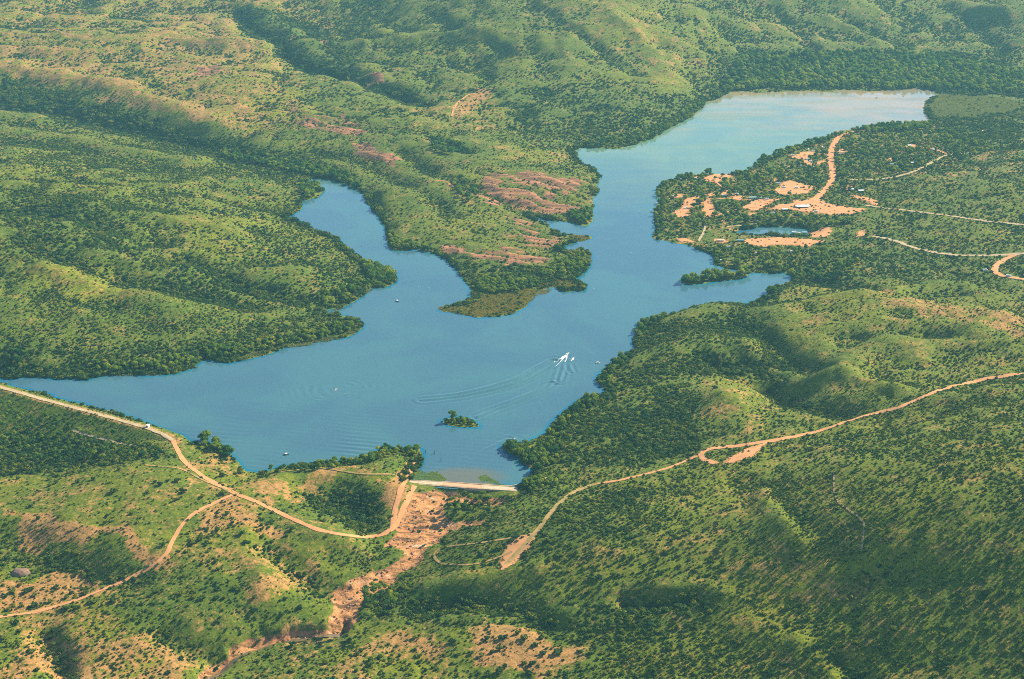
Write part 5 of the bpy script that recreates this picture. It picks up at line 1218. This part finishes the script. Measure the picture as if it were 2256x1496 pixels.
# ------------------------------------------------------------------ trees
WILLOWS = []
for cm, tm in TREES:
    c2 = cm.copy(); c2.materials[0] = M['willow']; WILLOWS.append((c2, tm))
_tm2 = []
for m0 in _tm: m2 = m0.copy(); m2.materials[1] = M['willow']; _tm2.append(m2)
for m2 in _tm2:
    o = bpy.data.objects.new('plant_form', m2); C_TREE.objects.link(o)
BELTS = [ ([(972,930),(990,934),(1018,939),(1048,939),(1040,929),(1020,923),(990,923)],4.5,2.2,4.5,0.52,'among the scrub covering the small islet'),
# polygon of ground the trees stand on, spacing m, height range, share of bright willows, where (label)
([(440,972),(470,970),(515,1005),(500,1010),(450,990)],8,6,11,0.52,'on the wooded corner where the dam meets the headland'),
([(585,1040),(700,1022),(815,1006),(840,990),(925,990),(922,1002),(850,1012),(760,1028),(640,1042)],8,4.5,8,0.44,'on the headland between the dam and the weir'),
([(205,800),(300,800),(425,785),(430,805),(390,818),(300,820),(215,822)],8,5,9,0.80,'on the left bank nearest the dam'),
([(440,770),(500,765),(530,770),(520,790),(450,790)],7,6,10,0.90,'in the bright clump on the left bank'),
([(530,765),(620,745),(740,715),(785,705),(780,728),(720,745),(620,762),(540,785)],8,5,9,0.80,'on the left point below the second cove'),
([(700,655),(780,630),(830,600),(868,606),(866,622),(800,640),(770,662),(720,684)],8,5,10,0.66,'on the left bank at the mouth of the long cove'),
([(800,582),(850,592),(870,606),(862,620),(820,622),(805,600)],6,7,12,0.52,'on the bushy point jutting into the lake from the left'),
([(480,335),(600,345),(690,370),(770,385),(800,425),(760,405),(690,392),(600,372),(500,352)],10,7,12,0.37,'in the dark wood at the head of the long cove'),
([(660,395),(700,405),(708,420),(690,434),(665,440)],8,6,10,0.52,'on the small wooded knob in the long cove'),
([(855,505),(880,530),(920,540),(960,555),(930,552),(860,550)],7,5,9,0.66,'on the peninsula shore facing the long cove'),
([(1045,640),(1060,615),(1120,605),(1180,615),(1190,630),(1150,640),(1090,648)],6,4.5,8.5,0.90,'in the bright willow belt at the tip of the peninsula'),
([(1185,610),(1230,575),(1285,560),(1298,575),(1275,600),(1240,608)],7,5,9,0.90,'on the round willow lobe beside the peninsula tip'),
([(1250,470),(1300,460),(1305,480),(1285,495),(1260,486)],7,6,10,0.52,'on the rocky point at the narrows'),
([(1000,390),(1040,400),(1060,440),(1030,445),(1000,420)],11,6,10,0.66,'in the gully crossing the rocky peninsula'),
([(945,305),(1000,310),(1030,335),(980,345),(950,325)],9,6,11,0.30,'in the dark hollow behind the peninsula'),
([(1290,315),(1400,300),(1490,260),(1550,215),(1540,240),(1490,278),(1400,318),(1300,328)],10,6,10,0.59,'along the far left shore of the upper lake'),
([(1640,120),(1800,125),(2000,110),(2256,160),(2256,210),(2080,200),(1900,195),(1660,198),(1560,205)],16,9,16,0.88,'in the forest beyond the far end of the lake'),  # willow share raised so paler foliage imitates sunlit tree tops
([(1445,395),(1500,388),(1640,372),(1690,345),(1800,308),(1950,276),(2050,272),(2050,285),(1850,300),(1700,355),(1640,385),(1500,400)],10,6,11,0.52,'along the far shore of the campground'),
([(1440,405),(1560,400),(1700,375),(1800,340),(1900,300),(2100,290),(2200,330),(1950,400),(1800,440),(1700,440),(1640,480),(1520,520),(1442,515)],17,6,10,0.73,'in the campground'),
([(1560,545),(1700,550),(1800,545),(1900,560),(1880,600),(1740,600),(1640,590),(1575,580)],14,6,11,0.80,'on the wooded shore below the campground'),
([(1640,478),(1800,478),(1880,490),(1840,500),(1700,488),(1600,500)],10,6,10,0.52,'on the shady bank above the marina pond'),
([(1736,600),(1800,595),(1880,612),(1800,622),(1750,618)],9,6,10,0.52,'along the narrow inlet at the right'),
([(1502,614),(1520,612),(1560,608),(1640,603),(1652,606),(1640,612),(1560,620),(1516,626)],7,6.5,12,0.59,'on the long wooded island'),
([(1660,652),(1690,635),(1700,620),(1720,625),(1700,650)],7,6,10,0.37,'at the right of the hidden inlet'),
([(1395,740),(1410,700),(1470,680),(1480,690),(1430,720),(1410,745)],8,5,8,0.37,'on the bank under the upper right hill'),
([(1318,845),(1325,818),(1380,775),(1400,790),(1350,820),(1345,855)],8,5,8,0.37,'on the dark bank under the middle right hill'),
([(1190,1020),(1210,950),(1270,885),(1310,870),(1320,885),(1250,940),(1220,1030)],8,5,9,0.44,'on the right bank above the weir'),
([(1110,985),(1150,980),(1190,985),(1210,1030),(1180,1042),(1150,1015),(1125,996)],7,6,10,0.59,'on the low point nearest the weir'),
([(1150,1062),(1200,1050),(1240,1060),(1230,1075),(1160,1085)],7,5,8,0.66,'at the wooded end of the weir'),
([(975,1115),(1050,1095),(1085,1110),(1020,1150),(985,1140)],8,4,7,0.52,'in the hollow of the rock channel below the weir'),
([(790,1350),(860,1340),(890,1375),(850,1390),(800,1385)],9,5,8,0.22,'in the dark hollow beside the lower channel'),
([(0,890),(180,930),(360,985),(380,1010),(200,1020),(0,1040)],11,3.5,6.5,0.30,'in the green valley below the dam'),
([(60,780),(10,760),(0,800),(20,830),(60,826)],8,5,8,0.22,'on the steep rocky bank at the far end of the dam'),
]
HAND = [(998,927,13.5,.9,True,'tall tree crowning the small islet in front of the weir'),(985,930,5,.2,False,'low bush like tree at the left end of the small islet'),(1010,931,6.5,.5,False,'round tree at the middle of the small islet'),(1022,930,6,.7,True,'bright low tree on the right half of the small islet'),(1036,934,4.5,.5,False,'lowest tree at the right end of the small islet'),
(457,970,13,.6,True,'tallest tree on the corner of the dam, standing against the water'),(444,970,9,.2,False,'shorter dark tree beside the tallest one at the dam corner'),
(1562,383,12,.2,False,'lone tall tree on the sandy campground beach'),(1780,318,13,.2,False,'tall dark tree standing out above the far campground shore'),(1679,355,13,.2,False,'big dark tree at the step in the campground shore'),
(1591,390,8,.2,False,'small dark tree in the middle of the sandy clearing'),(1577,395,6,.2,False,'smaller dark tree at the lower edge of the sandy clearing'),
(1508,624,13,.2,False,'tall dark tree at the left tip of the long wooded island'),(1650,608,9,.3,False,'dark tree at the right tip of the long wooded island'),(1704,648,12,.2,False,'tall tree overhanging the hidden inlet at the right'),
(1776,488,11,.9,True,'bright round willow on the bank of the marina pond'),(1712,487,10,.9,True,'bright willow arching over the marina pond bank')]
tx, ty, th_, tb, tz = [], [], [], [], []
for k, (poly, sp, h0, h1, br, where) in enumerate(BELTS):
    P = np.array(cast_line(poly)); xs = np.arange(P[:, 0].min(), P[:, 0].max(), sp); ys = np.arange(P[:, 1].min(), P[:, 1].max(), sp); X, Y = np.meshgrid(xs, ys)
    X = X.ravel() + RNG.uniform(-.5, .5, X.size) * sp; Y = Y.ravel() + RNG.uniform(-.5, .5, Y.size) * sp
    ok = in_poly(X, Y, P) & (shore(X, Y) > -1.5) & (grid_s(RD, X, Y) > 2) & (grid_s(DM, X, Y) < .2) & (RNG.random(X.size) < .82); X, Y = X[ok], Y[ok]
    tx.append(X); ty.append(Y); th_.append(1.4 * (h0 + (h1 - h0) * RNG.random(len(X)) ** 1.4)); tb.append(RNG.random(len(X)) < np.clip(br + .7 * fbm(X, Y, 40, 2, 66), 0, 1)); tz.append(np.full(len(X), k))
tx, ty, th_, tb, tz = map(np.concatenate, (tx, ty, th_, tb, tz))
tg = np.maximum(surf(tx, ty), -.3)
u, v, dep = project(tx, ty, tg + th_ * .7); size = th_ * FPX / dep
hx, hy = cast(u, v); vis = (np.hypot(hx, hy) > np.hypot(tx, ty) - 14) & (u > 8) & (u < 2248) & (v > 8) & (v < 1488)
order = np.argsort(-size * vis); lead = order[:300 - len(HAND)]
lead_set = np.zeros(len(tx), bool); lead_set[lead] = True
def place_tree(x, y, z, h, bright, label, group, k):
    cm, tm = (WILLOWS if bright else TREES)[k % len(TREES)]
    t = thing('tree', label, 'tree', (x, y, z), (k * 2.399) % 6.28, group); t.scale = (h, h, h)
    link('crown', cm, t); link('trunk', tm, t); return t
cnt = {}
for j, i in enumerate(lead):
    where = BELTS[int(tz[i])][5]; kind = 'bright green' if tb[i] else 'dark green'
    place_tree(float(tx[i]), float(ty[i]), float(tg[i]), float(th_[i]), bool(tb[i]), '%s tree %s' % (kind, where), '%s trees %s' % (kind, where), j)
for k, (uu_, vv_, h, t_, br, lb) in enumerate(HAND):
    x, y = castp(uu_, vv_); place_tree(x, y, max(float(surf(x, y)), 0), h * 1.3, br, lb, None, k * 3 + 2)
r_ = ~lead_set
n_ = int(r_.sum()); print('TREES', len(tx), n_)
for br, nm, lb in ((False, 'woodland', 'dark green woodland of far shore, campground and valley trees'), (True, 'willow_thickets', 'bright green willow thickets scattered along the shores')):
    q = r_ & (tb == br)
    o = scatter(nm, lb, tx[q], ty[q], tg[q], th_[q], th_[q], C_TREE, 8, RNG.random(int(q.sum())))
    f = np.array(RNG.integers(0, 8, int(q.sum())) + (8 if br else 0), np.int32); o.data.attributes['form'].data.foreach_set('value', f)

# ------------------------------------------------------------------ the big bushes of the foreground
BUSHZ = [([(0,1050),(300,1030),(510,1085),(400,1150),(372,1210),(250,1190),(0,1135)],'on the grassy knoll left of the forked dirt road'),([(0,1180),(340,1250),(240,1290),(60,1260)],'on the dark slope below the pink bare strip'),([(0,1270),(240,1300),(200,1340),(0,1345)],'on the bare ground above the lower left dirt road'),([(510,1095),(740,1180),(700,1250),(560,1290),(420,1260),(400,1180)],'in the scrub between the forked dirt roads'),([(240,1310),(560,1290),(700,1330),(600,1370),(300,1410)],'on the dark scrub slope above the gorge'),([(0,1365),(240,1310),(280,1400),(430,1440),(420,1490),(0,1490)],'in the lower left corner of the scrub'),([(620,1410),(1040,1400),(1040,1490),(500,1490)],'on the patchy ground right of the gorge'),([(1040,1395),(1250,1400),(1250,1490),(1060,1490)],'around the orange bare patch at the bottom'),([(1300,1240),(1560,1300),(1560,1480),(1260,1480)],'on the lower slope in the middle of the bottom edge'),([(1560,1200),(1900,1240),(1900,1490),(1560,1490)],'on the spur beside the ridge of the right hillside'),([(1900,1150),(2250,1100),(2250,1490),(1900,1490)],'on the dark right hillside'),([(640,1060),(850,1050),(850,1160),(700,1150)],'in the hollow between the dirt road and the headland'),([(960,1190),(1110,1190),(1240,1150),(1280,1240),(1000,1250)],'inside the small loop track right of the channel')]
BH = [(353,1069),(391,1061),(404,1085),(492,1088),(490,1050),(440,1190),(1730,905),(1575,856),(250,1085),(2180,1300),(2230,1310),(60,1305),(250,1325),(1230,1440),(1100,1480)]
bx_, by_, bw = [], [], []
for k, (poly, where) in enumerate(BUSHZ):
    P = np.array(cast_line(poly)); n = int(60 + 26000 / 40); X = RNG.uniform(P[:, 0].min(), P[:, 0].max(), 400); Y = RNG.uniform(P[:, 1].min(), P[:, 1].max(), 400)
    ok = in_poly(X, Y, P) & (shore(X, Y) > 5) & (grid_s(RD, X, Y) > 3) & (grid_s(DM, X, Y) < .2) & (grid_s(CH, X, Y) < .3)
    X, Y = X[ok][:22], Y[ok][:22]; bx_.append(X); by_.append(Y); bw.append(np.full(len(X), k))
bx_, by_, bw = map(np.concatenate, (bx_, by_, bw)); keep = np.arange(len(bx_))
if len(keep) > 285: keep = RNG.permutation(len(bx_))[:285]
BUSH = []
for k in range(5):
    rng = np.random.default_rng(1200 + k); parts = []
    for i in range(7):
        a = i * 2.4 + rng.uniform(-.4, .4); d = rng.uniform(.2, .65); r = rng.uniform(.3, .46); c = (d * math.cos(a), d * math.sin(a), .42 + rng.uniform(0, .3))
        parts.append(lobe(rng, c, (r, r, r * .85), ICO1, .3)); parts.append(leaf_cards(rng, 34, c, (r * 1.05, r * 1.05, r), .15))
    V, F = join(parts); cr = mesh_np('foliage', V, F, M['shrub'], False)
    V, F = join([tube([(0, 0, -.1), (.12 * math.cos(q), .12 * math.sin(q), .25), (.4 * math.cos(q), .4 * math.sin(q), .6)], [.07, .05, .02], 5) for q in (0, 1.6, 3.1, 4.6)])
    BUSH.append((cr, mesh_np('stem', V, F, M['bark'])))
def place_bush(x, y, r, label, group, k):
    t = thing('bush', label, 'bush', (x, y, float(surf(x, y))), (k * 1.7) % 6.28, group); t.scale = (r, r, r * .9)
    link('foliage', BUSH[k % 5][0], t); link('stem', BUSH[k % 5][1], t)
for j, i in enumerate(keep):
    where = BUSHZ[int(bw[i])][1]; place_bush(float(bx_[i]), float(by_[i]), float(RNG.uniform(3.0, 4.6)), 'large dark green bush %s' % where, 'large bushes %s' % where, j)
for k, (u_, v_) in enumerate(BH):
    x, y = castp(u_, v_); w_ = ['big round dark bush on the open grass, right of the middle of the knoll','wide dark bush just under the upper faint track of the knoll','big dark bush near the right rim of the knoll, below the wide one','big dark bush in the corner where the dirt road forks','big bush beside the straight dirt road above the fork','big dark bush inside the curve of the lower dirt road','big dark bush on the right flank of the round yellow hill','big dark bush high on the round yellow hill','big dark bush at the left of the open grass on the knoll','big dark bush near the right edge, on the open lower hillside','big dark bush at the right edge, beside another of its size','big dark bush in the bare ground near the left edge','big dark bush at the bend of the lower left dirt road','dark bush at the right rim of the orange bare patch','dark bush at the left rim of the orange bare patch'][k]
    place_bush(x, y, 5.2, w_, None, k)
# ------------------------------------------------------------------ light, air, camera
SUN_EL, SUN_AZ = math.radians(33), math.radians(57)      # azimuth from +Y towards +X
sun = bpy.data.lights.new('sun', 'SUN'); sun.energy = 5.0; sun.angle = math.radians(0.55); sun.color = (1.0, 0.87, 0.64)
so = bpy.data.objects.new('sun', sun); COL.objects.link(so)
sd = Vector((math.sin(SUN_AZ) * math.cos(SUN_EL), math.cos(SUN_AZ) * math.cos(SUN_EL), math.sin(SUN_EL)))
so.rotation_euler = (-sd).to_track_quat('-Z', 'Y').to_euler(); so.location = (0, 0, 2000)
w = bpy.data.worlds.new('World'); SC.world = w; w.use_nodes = True
nt = w.node_tree; bg = nt.nodes['Background']; sky = nt.nodes.new('ShaderNodeTexSky'); sky.sky_type = 'NISHITA'; sky.sun_disc = False
sky.sun_elevation = SUN_EL; sky.sun_rotation = SUN_AZ; sky.altitude = 1200; sky.air_density = 1.0; sky.dust_density = 0.3; sky.ozone_density = 3.0
nt.links.new(sky.outputs[0], bg.inputs[0]); bg.inputs[1].default_value = 0.085
if HAZE:
    bm = bmesh.new(); bmesh.ops.create_cube(bm, size=1.0)
    me = bpy.data.meshes.new('haze'); bm.to_mesh(me); bm.free()
    m, nt, out = new_mat('haze'); pv = nt.nodes.new('ShaderNodeVolumePrincipled'); pv.inputs['Density'].default_value = HAZE; pv.inputs['Color'].default_value = (0.28, 0.72, 0.90, 1); pv.inputs['Anisotropy'].default_value = 0.1
    nt.links.new(pv.outputs[0], out.inputs['Volume']); m.volume_intersection_method = 'FAST' if hasattr(m, 'volume_intersection_method') else None
    me.materials.append(m)
    o = link('haze', me); tag(o, kind='stuff')
    zlo = float(GH.min()) - 1.5; zhi = max(float(GH.max()), CAMH) + 40; ylo, yhi = -900.0, YN + 60; xw = YN * TMAX + 80
    o.scale = (2 * xw, yhi - ylo, zhi - zlo); o.location = (0, (ylo + yhi) / 2, (zlo + zhi) / 2)
cam = bpy.data.cameras.new('camera'); co = bpy.data.objects.new('camera', cam); COL.objects.link(co)
co.location = (0, 0, CAMH); co.rotation_euler = (math.pi / 2 - PITCH, 0, 0)
cam.sensor_width = 36; cam.lens = 36 * FPX / 2256; cam.clip_start = 1; cam.clip_end = 30000
SC.camera = co
SC.view_settings.view_transform = 'Standard'; SC.view_settings.look = 'None'; SC.view_settings.exposure = EXPO; SC.view_settings.gamma = 1
SC.render.engine = 'CYCLES'
cy = SC.cycles; cy.max_bounces = 4; cy.diffuse_bounces = 2; cy.glossy_bounces = 2; cy.transmission_bounces = 2; cy.volume_bounces = 0; cy.transparent_max_bounces = 4; cy.use_denoising = False
SC.cycles.pixel_filter_type = 'BLACKMAN_HARRIS'; SC.cycles.filter_width = 1.0
